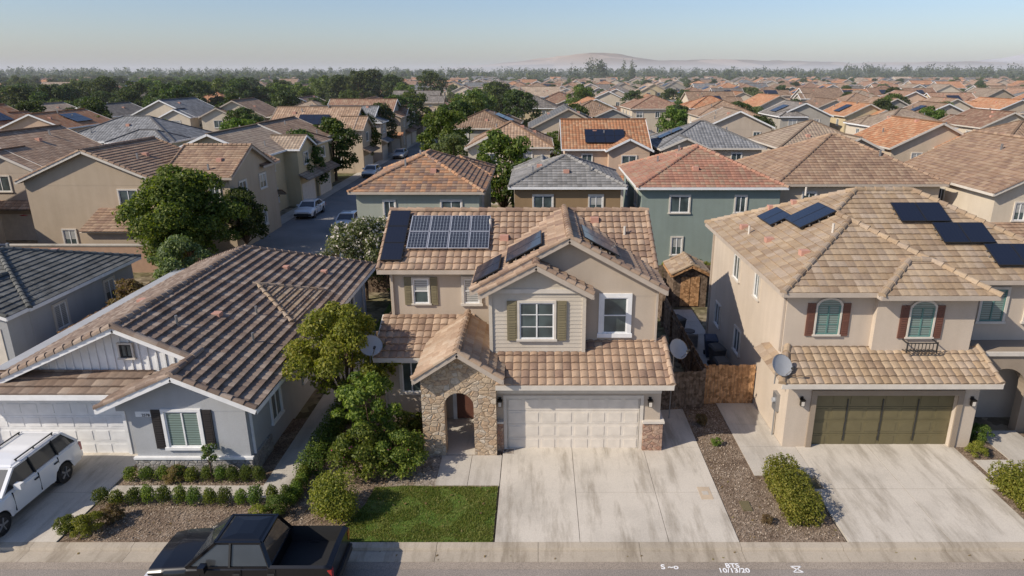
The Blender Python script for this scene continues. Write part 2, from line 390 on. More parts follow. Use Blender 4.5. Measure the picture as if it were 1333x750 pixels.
def hip(mr,mt,x0,x1,y0,y1,ze,s,tile,fas,det,soff=True):
    dx=x1-x0;dy=y1-y0;w=min(dx,dy)/2;zr=ze+s*w
    if dx>=dy: r0=(x0+w,(y0+y1)/2,zr); r1=(x1-w,(y0+y1)/2,zr)
    else: r0=((x0+x1)/2,y0+w,zr); r1=((x0+x1)/2,y1-w,zr)
    A=(x0,y0,ze);B=(x1,y0,ze);C=(x1,y1,ze);D=(x0,y1,ze)
    if dx>=dy: pl=[[A,B,r1,r0],[C,D,r0,r1],[D,A,r0],[B,C,r1]]; h=[(A,r0),(D,r0),(B,r1),(C,r1)]
    else: pl=[[D,A,r0,r1],[B,C,r1,r0],[A,B,r0],[C,D,r1]]; h=[(A,r0),(B,r0),(C,r1),(D,r1)]
    for p in pl: roof_plane(mr,p,tile,det)
    for a,b in h: cap_line(mr,a,b,tile,bool(det))
    cap_line(mr,r0,r1,tile,bool(det))
    if soff: mt.face([(x,y,z-.13) for x,y,z in (D,C,B,A)],M['soffit'])
    for a,b in ((A,B),(B,C),(C,D),(D,A)):
        mt.beam(V(a)-V((0,0,.07)),V(b)-V((0,0,.07)),.06,.17,fas)
    return r0,r1
def window(mw,F,c,z0,w,h,trim=None,frame=None,shut=None,blind=None,mull=1,tw=.1,grid=False):
    trim=trim or M['trim']; frame=frame or M['white']
    O,r,n=F
    if blind=='teal': g=M['blind_teal']
    else: g=M['blind'] if (blind if blind is not None else rng.random()<.5) else M['glass']
    mw.fbox(F,c-w/2,c+w/2,z0,z0+h,.0,.012,g)
    if g is M['blind'] and rng.random()<.5: mw.fbox(F,c-w/2,c+w/2,z0,z0+h*.45,.0,.0145,M['glass'])
    f=.05
    for a0,a1,b0,b1 in ((c-w/2,c+w/2,z0,z0+f),(c-w/2,c+w/2,z0+h-f,z0+h),(c-w/2,c-w/2+f,z0+f,z0+h-f),(c+w/2-f,c+w/2,z0+f,z0+h-f)):
        mw.fbox(F,a0,a1,b0,b1,-.01,.04,frame)
    for i in range(mull):
        x=c-w/2+w*(i+1)/(mull+1); mw.fbox(F,x-.025,x+.025,z0+f,z0+h-f,-.01,.038,frame)
    if mull==0 : mw.fbox(F,c-w/2+f,c+w/2-f,z0+h*.5-.02,z0+h*.5+.02,-.01,.038,frame)
    if grid:
        for k in (1,2): mw.fbox(F,c-w/2+f,c+w/2-f,z0+h*k/3-.012,z0+h*k/3+.012,-.01,.033,frame)
    if tw>0:
        a=c-w/2;b=c+w/2;t=z0+h
        mw.fbox(F,a-tw,b+tw,t,t+tw,-.01,.075,trim); mw.fbox(F,a-tw-.04,b+tw+.04,z0-tw,z0,-.01,.10,trim)
        mw.fbox(F,a-tw,a,z0,t,-.01,.072,trim); mw.fbox(F,b,b+tw,z0,t,-.01,.072,trim)
    if shut:
        sw=max(.32,w*.28) if w>1 else .28
        for sgn in (-1,1):
            xc=c+sgn*(w/2+tw+sw/2+.02)
            mw.fbox(F,xc-sw/2,xc+sw/2,z0-.06,z0+h+.06,0,.05,shut)
            for q in range(2):
                zz=z0+.02+q*h*.5
                nl=7
                for i in range(nl):
                    zc=zz+(i+.5)*(h*.46/nl)
                    mw.fbox(F,xc-sw/2+.05,xc+sw/2-.05,zc-.015,zc+.02,.05,.064,shut)
def garage_door(mb,F,x0,x1,z1,mat,rows=4,cols=8,trim=None):
    mb.fbox(F,x0,x1,0.02,z1,-.12,-.10,mat)
    rh=(z1-.02)/rows; cw=(x1-x0)/cols
    for i in range(rows):
        mb.fbox(F,x0,x1,.03+i*rh,.02+(i+1)*rh-.012,-.10,-.085,mat)
        for j in range(cols):
            a=x0+j*cw+.07;b=x0+(j+1)*cw-.07;p=.02+i*rh+.09;q=.02+(i+1)*rh-.09
            mb.fbox(F,a,b,p,q,-.085,-.072,mat)
    mb.fbox(F,x0,x1,0,.03,-.12,-.07,M['black'])
    if trim:
        mb.fbox(F,x0-.12,x0,0,z1+.12,-.12,.03,trim); mb.fbox(F,x1,x1+.12,0,z1+.12,-.12,.03,trim); mb.fbox(F,x0,x1,z1,z1+.12,-.12,.03,trim)
def arch_wall(mb,F,x0,x1,a0,a1,zs,ztop,thick,mat,n=14,zr=None):
    O,r,nn=F; zt=ztop if callable(ztop) else (lambda x:ztop)
    up=V((0,0,1)); R=(a1-a0)/2; rise=zr or R
    def pt(x,z,d): return O+r*x+up*z+nn*d
    def quadcol(xa,xb,za,zb):
        for d in (0,-thick):
            mb.face([pt(xa,za,d),pt(xb,zb,d),pt(xb,zt(xb),d),pt(xa,zt(xa),d)],mat)
    def pier(xa,xb):
        m=(xa+xb)/2
        for a,b in ((xa,m),(m,xb)): quadcol(a,b,0,0)
    pier(x0,a0);pier(a1,x1)
    for x in (x0,x1,a0,a1):
        z=zs if x in (a0,a1) else zt(x)
        mb.face([pt(x,0,0),pt(x,0,-thick),pt(x,z,-thick),pt(x,z,0)],mat)
    xs=[a0+R-R*math.cos(math.pi*i/n) for i in range(n+1)]
    zz=[zs+rise*math.sin(math.pi*i/n) for i in range(n+1)]
    for i in range(n):
        quadcol(xs[i],xs[i+1],zz[i],zz[i+1])
        mb.face([pt(xs[i],zz[i],0),pt(xs[i+1],zz[i+1],0),pt(xs[i+1],zz[i+1],-thick),pt(xs[i],zz[i],-thick)],mat)
def solar(mb,p,u,v,nu,nv,w,h,kind,gap=.02):
    u=V(u).normalized(); v=V(v).normalized(); n=u.cross(v).normalized()
    if n.z<0: n=-n
    cell=M['panel_'+kind]; fr=M['pframe_'+kind]; p=V(p)
    for i in range(nu):
        for j in range(nv):
            o=p+u*i*(w+gap)+v*j*(h+gap)+n*.16
            c=[o,o+u*w,o+u*w+v*h,o+v*h]
            mb.hexa([q for q in c]+[q+n*.04 for q in c],fr)
            b=.03; d=[o+u*b+v*b,o+u*(w-b)+v*b,o+u*(w-b)+v*(h-b),o+u*b+v*(h-b)]
            mb.face([q+n*.043 for q in d],cell,[(0,0),(1,0),(1,1),(0,1)])
    for j in range(nv*2):
        a=p+v*((j+.5)*(h+gap)/2)+n*.1; mb.beam(a,a+u*nu*(w+gap),.04,.06,M['metal'])
    for i in range(nu+1):
        for j in range(nv):
            a=p+u*i*(w+gap)*.98+v*(j+.5)*(h+gap); mb.beam(a+V((0,0,0)),a+n*.12,.04,.04,M['metal'])
def number(txt,loc,size,rx,parent,mat):
    cu=bpy.data.curves.new('house_number','FONT'); cu.body=txt; cu.size=size; cu.extrude=.004; cu.align_x='CENTER'
    o=bpy.data.objects.new('house_number',cu); COL.objects.link(o); o.location=loc; o.rotation_euler=(rx,0,0); cu.materials.append(mat)
    if parent: o.parent=parent
    return o
def lantern(mb,F,x,z):
    mb.fbox(F,x-.05,x+.05,z,z+.1,0,.06,M['lamp']); mb.fbox(F,x-.07,x+.07,z-.22,z+.0,.06,.2,M['lamp']); mb.fbox(F,x-.055,x+.055,z-.2,z-.03,.2,.205,M['trim']); mb.fbox(F,x-.09,x+.09,z,z+.03,.04,.22,M['lamp'])
def downspout(mb,x,y,z0,z1,mat):
    mb.box(x-.04,x+.04,y-.035,y+.035,z0,z1,mat)
# ================================================================ CENTRE HOUSE
C=Group('stucco_house'); W=C['walls'];RF=C['roof'];TR=C['trim'];WN=C['windows']
wc=M['wC']; fa=M['fascia']
W.box(-6.0,4.35,26.4,32.0,0,6.05,wc)
W.box(-6.0,-1.6,24.7,26.4,0,3.05,wc)
W.box(-1.6,-1.14,22.35,26.4,0,2.95,wc); W.box(3.71,4.45,22.35,26.4,0,2.95,wc); W.box(-1.14,3.71,22.35,26.4,2.2,2.95,wc); W.box(-1.14,3.71,22.6,26.4,0,2.2,wc)
gf=FR(22.35)
garage_door(C['garage_door'],gf,-1.14,3.71,2.2,M['garage'],4,8,M['trim'])
TR.fbox(gf,-1.6,4.45,2.42,2.6,0,.07,M['trim'])
C['stone_veneer'].box(-1.66,-1.27,22.22,22.9,0,1.25,M['brick']); C['stone_veneer'].box(3.84,4.55,22.22,23.0,0,1.25,M['brick'])
TR.box(-1.70,-1.25,22.17,22.95,1.25,1.33,M['trim']); TR.box(3.80,4.60,22.17,23.05,1.25,1.33,M['trim'])
lantern(TR,gf,-1.38,2.15); lantern(TR,gf,4.05,2.15)
TR.fbox(gf,.3,1.0,2.64,2.8,0,.03,M['darkmetal'])
downspout(TR,4.5,23.8,0,3,fa); downspout(TR,-5.9,26.34,3.8,5.9,fa); downspout(TR,-6.05,24.72,0,2.9,fa); downspout(TR,4.38,23.8,3.8,5.9,fa)
# second floor
W.box(-1.75,1.7,23.3,27,3.0,6.0,wc); W.box(1.5,4.35,23.85,27,3.0,6.1,wc)
ff=FR(23.3); SD=C['siding']
for i in range(18):
    z=3.35+i*.15
    SD.hexa([(-1.74,23.3,z),(1.69,23.3,z),(1.69,23.274,z),(-1.74,23.274,z),(-1.74,23.3,z+.15),(1.69,23.3,z+.15),(1.69,23.29,z+.15),(-1.74,23.29,z+.15)],M['siding'])
for i in range(8):
    z=6.05+i*.13; hw=(7.02-z-.1)/.54
    if hw>.1: SD.hexa([(-.07-hw,23.29,z),(-.07+hw,23.29,z),(-.07+hw,23.26,z),(-.07-hw,23.26,z),(-.07-hw,23.29,z+.13),(-.07+hw,23.29,z+.13),(-.07+hw,23.28,z+.13),(-.07-hw,23.28,z+.13)],M['siding'])
TR.fbox(ff,-1.78,-1.66,3.3,6.0,0,.07,M['siding']); TR.fbox(ff,1.6,1.73,3.3,6.0,0,.07,M['siding']); TR.fbox(ff,-1.66,1.6,5.9,6.06,0,.08,M['trim'])
window(WN,(V((0,23.265,0)),V((1,0,0)),V((0,-1,0))),-.05,4.15,1.25,1.4,M['trim'],M['white'],M['shut_olive'],False,1,.08,True)
fr2=FR(23.85); window(WN,fr2,2.85,4.15,.9,1.4,M['white'],M['white'],None,False,0,.16)
fl=FR(26.4); window(WN,fl,-4.75,4.45,.62,1.05,M['trim'],M['white'],M['shut_olive'],True,0,.06)
window(WN,fl,-2.7,4.45,.62,1.05,M['trim'],M['white'],None,True,0,.1)
fg=FR(24.7); window(WN,fg,-5.0,1.3,.75,1.3,M['trim'],M['white'],None,False,1,.1)
window(WN,LF(-6.0),28.5,4.4,.9,1.1); window(WN,LF(-6.0),29,1.1,1.2,1.2)
window(WN,RT(4.35),28,4.4,.6,.9); window(WN,RT(4.35),30.5,4.4,.6,.9)
sl=.55
gable(RF,TR,W,-6.4,4.75,26.0,32.36,5.95,sl,'x',M['tC'],wc,fa,'S')
gable(RF,TR,W,-2.45,4.68,23.45,29.2,5.9,sl,'y',M['tC'],wc,fa,'S',.4,(1,0))
gable(RF,TR,SD,-2.1,1.96,22.9,25.2,5.93,.54,'y',M['tC'],M['siding'],fa,'S',.4,(1,0))
roof_plane(RF,[(-1.5,21.8,2.95),(4.78,21.8,2.95),(4.78,24.0,3.87),(-1.5,24.0,3.87)],M['tC'],'S',M['soffit'])
TR.beam((-1.5,21.8,2.88),(4.78,21.8,2.88),.07,.18,M['trim']); TR.beam((4.78,21.8,2.9),(4.78,24.0,3.82),.05,.2,M['trim'])
cap_line(RF,(4.74,21.8,2.98),(4.74,24.0,3.9),M['tC'],True,.1)
W.face([(4.45,22.35,2.9),(4.45,24.0,2.9),(4.45,24,3.8),(4.45,22.35,3.15)],wc)
roof_plane(RF,[(-6.35,24.2,2.95),(-2.6,24.2,2.95),(-2.6,26.4,3.95),(-6.35,26.4,3.95)],M['tC'],'S',M['soffit'])
TR.beam((-6.35,24.2,2.88),(-3.9,24.2,2.88),.07,.18,M['trim']); TR.beam((-6.35,24.2,2.9),(-6.35,26.4,3.88),.05,.18,M['trim'])
W.face([(-6,24.7,3),(-6,26.4,3),(-6,26.4,3.85),(-6,24.7,3.1)],wc)
# porch
gable(RF,TR,C['stone_porch'],-4.35,-1.22,21.5,25.6,3.3,.66,'y',M['tC2'],M['stone'],fa,'F',.4,(1,0))
pf=FR(21.9); ST=C['stone_porch']
zt=lambda x: 3.25+.62*(1.57-abs(x+2.785))
arch_wall(ST,pf,-4.15,-1.5,-3.35,-2.3,2.1,zt,.55,M['stone'])
arch_wall(ST,LF(-4.15),22.45,24.7,22.9,24.2,2.0,3.2,.35,M['stone'])
W.box(-1.95,-1.6,22.45,24.7,0,3.0,wc)
C['front_door'].fbox(FR(24.7),-3.25,-2.35,.15,2.2,0,.05,M['shut_brown']); TR.fbox(FR(24.7),-3.4,-3.25,.1,2.35,0,.08,M['white']); TR.fbox(FR(24.7),-2.35,-2.2,.1,2.35,0,.08,M['white'])
C['porch_floor'].box(-3.9,-1.95,21.95,24.7,0,.12,M['conc2'])
us=V((1,0,0)); vs=V((0,1,sl)).normalized()
SP=C['solar_panels']
solar(SP,V((-5.35,26.95,5.95+.95*sl)),us,vs,4,2,.82,1.0,'w')
solar(SP,V((-6.3,26.35,5.95+.35*sl)),us,vs,1,3,.85,1.0,'k')
vl=V((1,0,sl)).normalized(); ul=V((0,1,0))
solar(SP,V((-1.1,24.1,5.9+1.35*sl)),ul,vl,2,1,1.05,1.5,'k')
solar(SP,V((-2.3,23.7,5.9+.15*sl)),ul,vl,2,1,1.05,1.1,'k')
vr=V((-1,0,sl)).normalized()
solar(SP,V((2.9,24.1,5.9+1.78*sl)),ul,vr,2,1,1.05,1.5,'k')
VT=C['roof_vents']
for (x,y) in ((-1.4,27.6),(0.4,28.3),(-0.6,26.9),(2.4,28.6)):
    z=5.95+(y-26)*sl; VT.box(x-.17,x+.17,y-.15,y+.15,z-.1,z+.18,M['pink'])
for (x,y) in ((-2.0,28.2),(3.6,27.8)):
    z=5.95+(y-26)*sl; VT.tube((x,y,z),(x,y,z+.4),.05,.05,M['trim'])
C.done(); number('2575',(.65,22.315,2.66),.15,math.pi/2,C.e,M['white'])
# ================================================================ LEFT HOUSE
H=Group('stucco_house'); W=H['walls'];RF=H['roof'];TR=H['trim'];WN=H['windows']; wl=M['wL']; t=M['tL']
W.box(-19.3,-14.9,22.3,37,2.2,2.9,wl); W.box(-20.3,-19.75,22.0,37,0,2.9,wl); W.box(-14.95,-13.8,22.0,23,0,2.9,wl); W.box(-19.75,-14.95,22.0,22.3,2.2,2.9,wl); W.box(-19.75,-14.95,22.35,37,0,2.2,wl)
W.box(-14.9,-13.8,22.9,37,0,2.9,wl); W.box(-13.8,-9.9,20.7,37.2,0,2.95,wl)
garage_door(H['garage_door'],FR(22.0),-19.75,-14.95,2.2,M['white'],4,8,M['white'])
TR.fbox(FR(22.0),-20.3,-13.8,2.4,2.75,0,.06,M['white'])
s=.45; ze=2.85; zr=ze+5.2*s
roof_plane(RF,[(-9.3,21.7,ze),(-9.3,37.9,ze),(-14.5,32.7,zr),(-14.5,21.7,zr)],t,'L',M['soffit'])
roof_plane(RF,[(-19.7,21.7,ze),(-19.7,37.9,ze),(-14.5,32.7,zr),(-14.5,21.7,zr)],t,'L',M['soffit'])
roof_plane(RF,[(-9.3,37.9,ze),(-19.7,37.9,ze),(-14.5,32.7,zr)],t,'L')
for a,b in (((-14.5,21.7,zr),(-14.5,32.7,zr)),((-14.5,32.7,zr),(-9.3,37.9,ze)),((-14.5,32.7,zr),(-19.7,37.9,ze)),((-14.5,21.75,zr),(-19.7,21.75,ze)),((-14.5,21.75,zr),(-11.95,21.75,4.04))): cap_line(RF,a,b,t)
TR.beam((-14.5,21.7,zr-.08),(-19.7,21.7,ze-.08),.05,.22,M['white']); TR.beam((-14.5,21.7,zr-.08),(-12.1,21.7,4.04-.02),.05,.22,M['white'])
TR.beam((-9.3,20.2,ze-.07),(-9.3,37.9,ze-.07),.07,.17,M['white']); TR.beam((-19.7,21.7,ze-.07),(-19.7,37.9,ze-.07),.07,.17,M['white'])
downspout(TR,-9.85,20.95,.8,2.8,M['white']); downspout(TR,-9.85,36.5,0,2.8,M['white'])
G=H['board_and_batten']; G.face([(-19.3,22.29,2.8),(-11.9,22.29,2.8),(-11.9,22.29,3.85),(-14.5,22.29,zr-.12),(-19.3,22.29,2.95)],M['white'])
x=-18.9
while x<-12:
    zz=zr-.12-abs(x+14.5)*s; G.box(x-.03,x+.03,22.25,22.3,3.2,zz-.02,M['white']); x+=.3
window(WN,FR(22.25),-14.5,3.85,.42,.5,M['trim'],M['darkmetal'],None,False,1,.06)
roof_plane(RF,[(-20.8,21.25,2.85),(-14.3,21.25,2.85),(-13.6,22.3,3.32),(-20.8,22.3,3.32)],t,'L',M['soffit']); TR.beam((-20.8,21.25,2.78),(-14.3,21.25,2.78),.07,.2,M['white'])
gable(RF,TR,W,-14.6,-9.3,20.2,21.7,ze,s,'y',t,wl,M['white'],'L',.5,(1,0))
cap_line(RF,(-11.95,21.7,4.06),(-11.95,22.4,4.06),t)
hip(RF,TR,-15.0,-10.4,27,31.4,3.36,s,M['tR'],t,'L',False)
fw=FR(20.7); window(WN,fw,-12.05,1.2,1.15,1.35,M['white'],M['white'],M['shut_black'],'teal',1,.1)
H['stone_wainscot'].box(-13.86,-9.84,20.62,20.7,0,.75,M['stoneL']); H['stone_wainscot'].box(-9.9,-9.82,20.7,22.4,0,.75,M['stoneL']); TR.box(-13.9,-9.8,20.58,20.72,.75,.83,M['white'])
TR.fbox(fw,-13.6,-12.9,2.35,2.55,0,.03,M['white'])
for y,w in ((23.2,.9),(26.5,.6),(30,1.2),(34,1.2)): window(WN,RT(-9.9),y,1.0,w,1.3,M['white'],M['white'],None,False,1,.08)
VT=H['roof_vents']
for (x,y,k) in ((-12.6,25.2,1),(-11.6,26.5,0),(-12.4,32.2,1),(-13.2,23.4,0),(-11.0,33.6,1),(-16.5,27,1),(-10.9,24.3,0)):
    z=zr-abs(x+14.5)*s
    if k: VT.box(x-.17,x+.17,y-.17,y+.17,z-.05,z+.14,M['pink'])
    else: VT.tube((x,y,z),(x,y,z+.4),.05,.05,M['metal'])
H.done(); number('2578',(-13.25,20.66,2.37),.14,math.pi/2,H.e,M['letters'])
# ================================================================ RIGHT HOUSE
H=Group('stucco_house'); W=H['walls'];RF=H['roof'];TR=H['trim'];WN=H['windows']; wr=M['wR']; t=M['tR']
W.box(9.1,20.9,25.0,34.5,0,6.0,wr); W.box(9.1,15.9,23.6,25,2.9,6.0,wr); W.box(12.3,15.9,23.35,23.6,3.4,6.0,wr)
W.box(9.1,10.15,22.5,25,0,2.95,wr); W.box(15.3,16.05,22.5,25,0,2.95,wr); W.box(10.15,15.3,22.5,25,2.25,2.95,wr); W.box(10.15,15.3,22.85,25,0,2.25,wr)
garage_door(H['garage_door'],FR(22.6),10.15,15.3,2.25,M['olive'],4,8)
for x in (11.4,12.7,14.0): H['garage_door'].fbox(FR(22.6),x-.02,x+.02,.3,2.0,-.07,-.05,M['darkmetal'])
TR.fbox(FR(22.5),9.95,10.15,0,2.45,0,.06,M['wR2']); TR.fbox(FR(22.5),15.3,15.5,0,2.45,0,.06,M['wR2']); TR.fbox(FR(22.5),10.15,15.3,2.25,2.45,0,.06,M['wR2'])
lantern(TR,FR(22.5),9.6,2.1); lantern(TR,FR(22.5),15.8,2.1)
roof_plane(RF,[(8.6,21.9,2.95),(16.4,21.9,2.95),(16.4,23.6,3.7),(9.3,23.6,3.7)],t,'S',M['soffit'])
roof_plane(RF,[(8.6,25.2,2.95),(8.6,21.9,2.95),(9.3,23.6,3.7),(9.1,25.2,3.3)],t,'F'); cap_line(RF,(8.6,21.9,2.97),(9.3,23.6,3.72),t)
cap_line(RF,(16.35,21.9,2.98),(16.35,23.6,3.73),t,True,.1)
TR.beam((8.6,21.9,2.88),(16.4,21.9,2.88),.07,.18,M['trim']); TR.beam((16.4,21.9,2.9),(16.4,23.6,3.65),.05,.18,M['trim'])
downspout(TR,9.05,23.7,3.5,5.8,fa); downspout(TR,9.05,34.3,0,5.8,fa); downspout(TR,15.95,24.9,0,5.8,fa)
s=.5; E=5.95
def z(y): return E+s*(y-24.6)
P=lambda x,y,zz=E:(x,y,zz)
a1=P(12.46,26.83,7.815);a2=P(12.46,28.33,7.815);m0=P(13.88,29.75,8.525);m1=P(16.35,29.75,8.525)
for p in ([P(8.73,34.9),P(8.73,23.1),a1,a2,m0],[P(8.73,23.1),P(16.19,23.1),a1],[P(16.19,23.1),P(16.19,24.6),a2,a1],[P(16.19,24.6),P(21.5,24.6),m1,m0,a2],[P(21.5,24.6),P(21.5,34.9),m1],[P(21.5,34.9),P(8.73,34.9),m0,m1]): roof_plane(RF,p,t,'F')
for a,b in ((P(8.73,23.1),a1),(P(16.19,23.1),a1),(a1,a2),(a2,m0),(m0,m1),(P(21.5,24.6),m1),(P(21.5,34.9),m1),(P(8.73,34.9),m0)): cap_line(RF,a,b,t)
TR.face([P(8.73,23.1,E-.13),P(16.19,23.1,E-.13),P(16.19,24.6,E-.13),P(21.5,24.6,E-.13),P(21.5,34.9,E-.13),P(8.73,34.9,E-.13)],M['soffit'])
for a,b in ((P(8.73,23.1),P(16.19,23.1)),(P(16.19,23.1),P(16.19,24.6)),(P(16.19,24.6),P(21.5,24.6)),(P(21.5,24.6),P(21.5,34.9)),(P(8.73,34.9),P(8.73,23.1))): TR.beam(V(a)-V((0,0,.07)),V(b)-V((0,0,.07)),.07,.17,M['fascia'])
hip(RF,TR,12.1,16.3,22.8,26.2,5.93,s,t,M['fascia'],'F')
for cx,y in ((10.65,23.6),(13.95,23.35)):
    F=FR(y); window(WN,F,cx,4.2,.85,1.15,M['trim'],M['teal'],M['shut_brown'],'teal',1,.06,True)
    O,r,n=F
    def arcp(R,d,zo,hh): return [V((cx-R+R*(1-math.cos(a)),y-d,zo+hh*math.sin(a))) for a in [math.pi*i/10 for i in range(11)]]
    WN.face(arcp(.485,.077,5.34,.30),M['trim']); WN.face(arcp(.40,.082,5.34,.22),M['blind_teal'])
B=H['window_box_grille']
for i in range(9): 
    xx=13.42+i*.132; B.beam((xx,22.98,3.78),(xx,22.98,4.08),.022,.022,M['darkmetal']); B.beam((xx,23.33,3.70),(xx,22.98,3.78),.02,.02,M['darkmetal'])
for zz in (3.78,4.08): B.beam((13.4,22.98,zz),(14.5,22.98,zz),.035,.035,M['darkmetal'])
for xx in (13.4,14.5): B.beam((xx,23.35,4.08),(xx,22.98,4.08),.035,.035,M['darkmetal']); B.beam((xx,22.98,3.7),(xx,22.98,4.12),.035,.035,M['darkmetal'])
window(WN,FR(25.0),17.6,4.2,.9,1.3,M['trim'],M['teal'],None,'teal',1,.1); window(WN,FR(25.0),19.4,4.2,.9,1.3,M['trim'],M['teal'],None,'teal',1,.1)
arch_wall(H['porch_arch'],FR(23.7),16.05,20.9,16.9,18.6,1.9,3.3,.4,M['wR2']); W.box(16.05,20.9,23.7,25,3.25,3.4,M['wR2'])
TR.fbox(FR(23.7),16.05,20.9,3.3,3.45,0,.1,M['trim'])
for yy,zz,ww in ((27,4.5,.6),(30,4.4,.9),(29,1.2,.9),(32.5,1.2,.9)): window(WN,LF(9.1),yy,zz,ww,1.1,M['trim'],M['white'],None,False,1,.06)
SP=H['solar_panels']; ul=V((0,1,0)); vl=V((1,0,s)).normalized()
for (x,y,nn) in ((10.4,29.8,2),(11.0,27.9,2)): solar(SP,V((x,y,E+(x-8.73)*s)),ul,vl,nn,1,.95,1.6 if x>10.5 else 1.0,'k')
vs=V((0,1,s)).normalized()
for (x,y,nn) in ((14.9,27.6,2),(16.1,26.4,2),(17.6,25.2,3)): solar(SP,V((x,y,z(y))),V((1,0,0)),vs,nn,1,1.02,1.25,'k')
VT=H['roof_vents']
for (x,y) in ((9.7,31.5),(9.9,28.5),(10.3,25.6),(12.0,31.6),(11.2,32.4)):
    zz=E+(x-8.73)*s; VT.box(x-.17,x+.17,y-.17,y+.17,zz-.1,zz+.16,M['pink'])
for (x,y) in ((9.6,30.4),(11.6,26.3),(12.6,32)):
    zz=E+(x-8.73)*s; VT.tube((x,y,zz),(x,y,zz+.4),.05,.05,M['trim'])
H.done(); number('2569',(15.6,22.43,2.6),.15,math.pi/2,H.e,M['letters'])
MT=Group('electric_meter'); MT['box'].box(8.96,9.1,23.2,23.6,1.2,1.9,M['metal']); MT['pipe'].tube((9.02,23.4,0),(9.02,23.4,1.2),.03,.03,M['metal']); MT['dial'].tube((8.96,23.4,1.6),(8.88,23.4,1.6),.1,.1,M['dish'],12); MT.done()
# ================================================================ generic houses
def gen_house(w,d,seed,wall,roof,det=None,st=2,kind=None,axis=None,solar_on=None,trim=None,rear=None,slp=None):
    r=random.Random(seed); mb=MB(); tm=trim or M['trim']; H2=5.85 if st==2 else 2.85
    s=slp or r.uniform(.42,.5); kind=kind or r.choice(['hip','hip','gable','gable'])
    fa=r.choice([M['trim'],M['fascia'],M['white']])
    mb.box(-w/2,w/2,-d/2,d/2,0,H2+.1,wall)
    o=.4; ax=axis or ('x' if w>d else 'y')
    X0,X1,Y0,Y1=-w/2-o,w/2+o,-d/2-o,d/2+o
    if kind=='hip': hip(mb,mb,X0,X1,Y0,Y1,H2,s,roof,fa,det)
    else: gable(mb,mb,mb,X0,X1,Y0,Y1,H2,s,ax,roof,wall,fa,det,.4)
    bw=w*r.uniform(.4,.55); sx=r.choice([-1,1]); bx=sx*(w/2-bw/2-.02); bd=1.4
    mb.box(bx-bw/2,bx+bw/2,-d/2-bd,-d/2,0,H2+.08,wall)
    if r.random()<.6: gable(mb,mb,mb,bx-bw/2-.35,bx+bw/2+.35,-d/2-bd-.4,-d/2+2,H2+.02,s,'y',roof,wall,fa,det,.4,(1,0))
    else: hip(mb,mb,bx-bw/2-.35,bx+bw/2+.35,-d/2-bd-.4,-d/2+3.5,H2+.02,s,roof,fa,det)
    if r.random()<.6 if rear is None else rear:
        b2=w*.4; cx=-sx*(w/2-b2/2-.3); mb.box(cx-b2/2,cx+b2/2,d/2,d/2+2.4,0,2.8,wall)
        roof_plane(mb,[(cx-b2/2-.3,d/2+2.8,2.75),(cx+b2/2+.3,d/2+2.8,2.75),(cx+b2/2+.3,d/2,3.9),(cx-b2/2-.3,d/2,3.9)],roof,det,M['soffit'])
    if st==2:
        roof_plane(mb,[(bx-bw/2-.4,-d/2-bd-1.1,2.8),(bx+bw/2+.4,-d/2-bd-1.1,2.8),(bx+bw/2+.4,-d/2-bd,3.35),(bx-bw/2-.4,-d/2-bd,3.35)],roof,det,M['soffit'])
    F=FR(-d/2-bd); mb.fbox(F,bx-bw*.42,bx+bw*.42,0,2.2,0,.03,M['garage']); 
    if st==2: window(mb,F,bx,4.1,1.4,1.2,tm,blind=r.random()<.5)
    F=FR(-d/2)
    ox=-bx
    if st==2: window(mb,F,ox*.9,4.1,1.0,1.2,tm)
    window(mb,F,ox*.9,1.0,1.2,1.3,tm)
    for F,Ln in ((BK(d/2),w),(LF(-w/2),d),(RT(w/2),d)):
        n=max(2,int(Ln/3.6))
        for k in range(n):
            c=-Ln/2+Ln*(k+.5)/n
            for zz in ((1.0,4.05) if st==2 else (1.0,)):
                if r.random()<.85: window(mb,F,c+r.uniform(-.4,.4),zz,r.choice([.7,.9,1.3]),1.25 if zz<3 else 1.15,tm,blind=r.random()<.4)
    for i in range(4):
        x=r.uniform(-w/3,w/3); y=r.uniform(-d/2+.6,d/2-.6)
        if kind=='hip': zz=H2+s*min(x-X0,X1-x,y-Y0,Y1-y)
        elif ax=='x': zz=H2+s*min(y-Y0,Y1-y)
        else: zz=H2+s*min(x-X0,X1-x)
        if i%2: mb.box(x-.2,x+.2,y-.2,y+.2,zz-.1,zz+.2,M['pink'])
        else: mb.box(x-.06,x+.06,y-.06,y+.06,zz-.1,zz+.45,M['metal'])
    so=r.random()<.45 if solar_on is None else solar_on
    if so:
        if kind=='hip' or ax=='y':
            vv=V((1,0,s)).normalized(); x=X0+1.0; nn=int(min(4,(d-7)/1.05)) 
            if nn>0: solar(mb,V((x,-nn*.52,H2+s*1.0)),V((0,1,0)),vv,nn,2,1.02,1.3,'k')
        else:
            vv=V((0,1,s)).normalized(); solar(mb,V((-w/4,Y0+.9,H2+s*.9)),V((1,0,0)),vv,4,2,1.02,1.3,'k')
    return mb
wA=stucco('stucco_sage',(.36,.38,.32)); wB=stucco('stucco_ochre',(.30,.205,.115)); wCc=stucco('stucco_teal',(.25,.30,.27))
rA=roofmat('roof_A',[(.45,.25,.14),(.32,.19,.12),(.38,.26,.17),(.22,.15,.12)],True); rB=roofmat('roof_B',[(.25,.245,.235),(.32,.31,.295),(.2,.195,.185)],True); rC=roofmat('roof_C',[(.42,.22,.15),(.34,.18,.13),(.38,.26,.18)],True); rD=roofmat('roof_D',[(.33,.22,.15),(.40,.29,.2),(.27,.18,.13)],True)
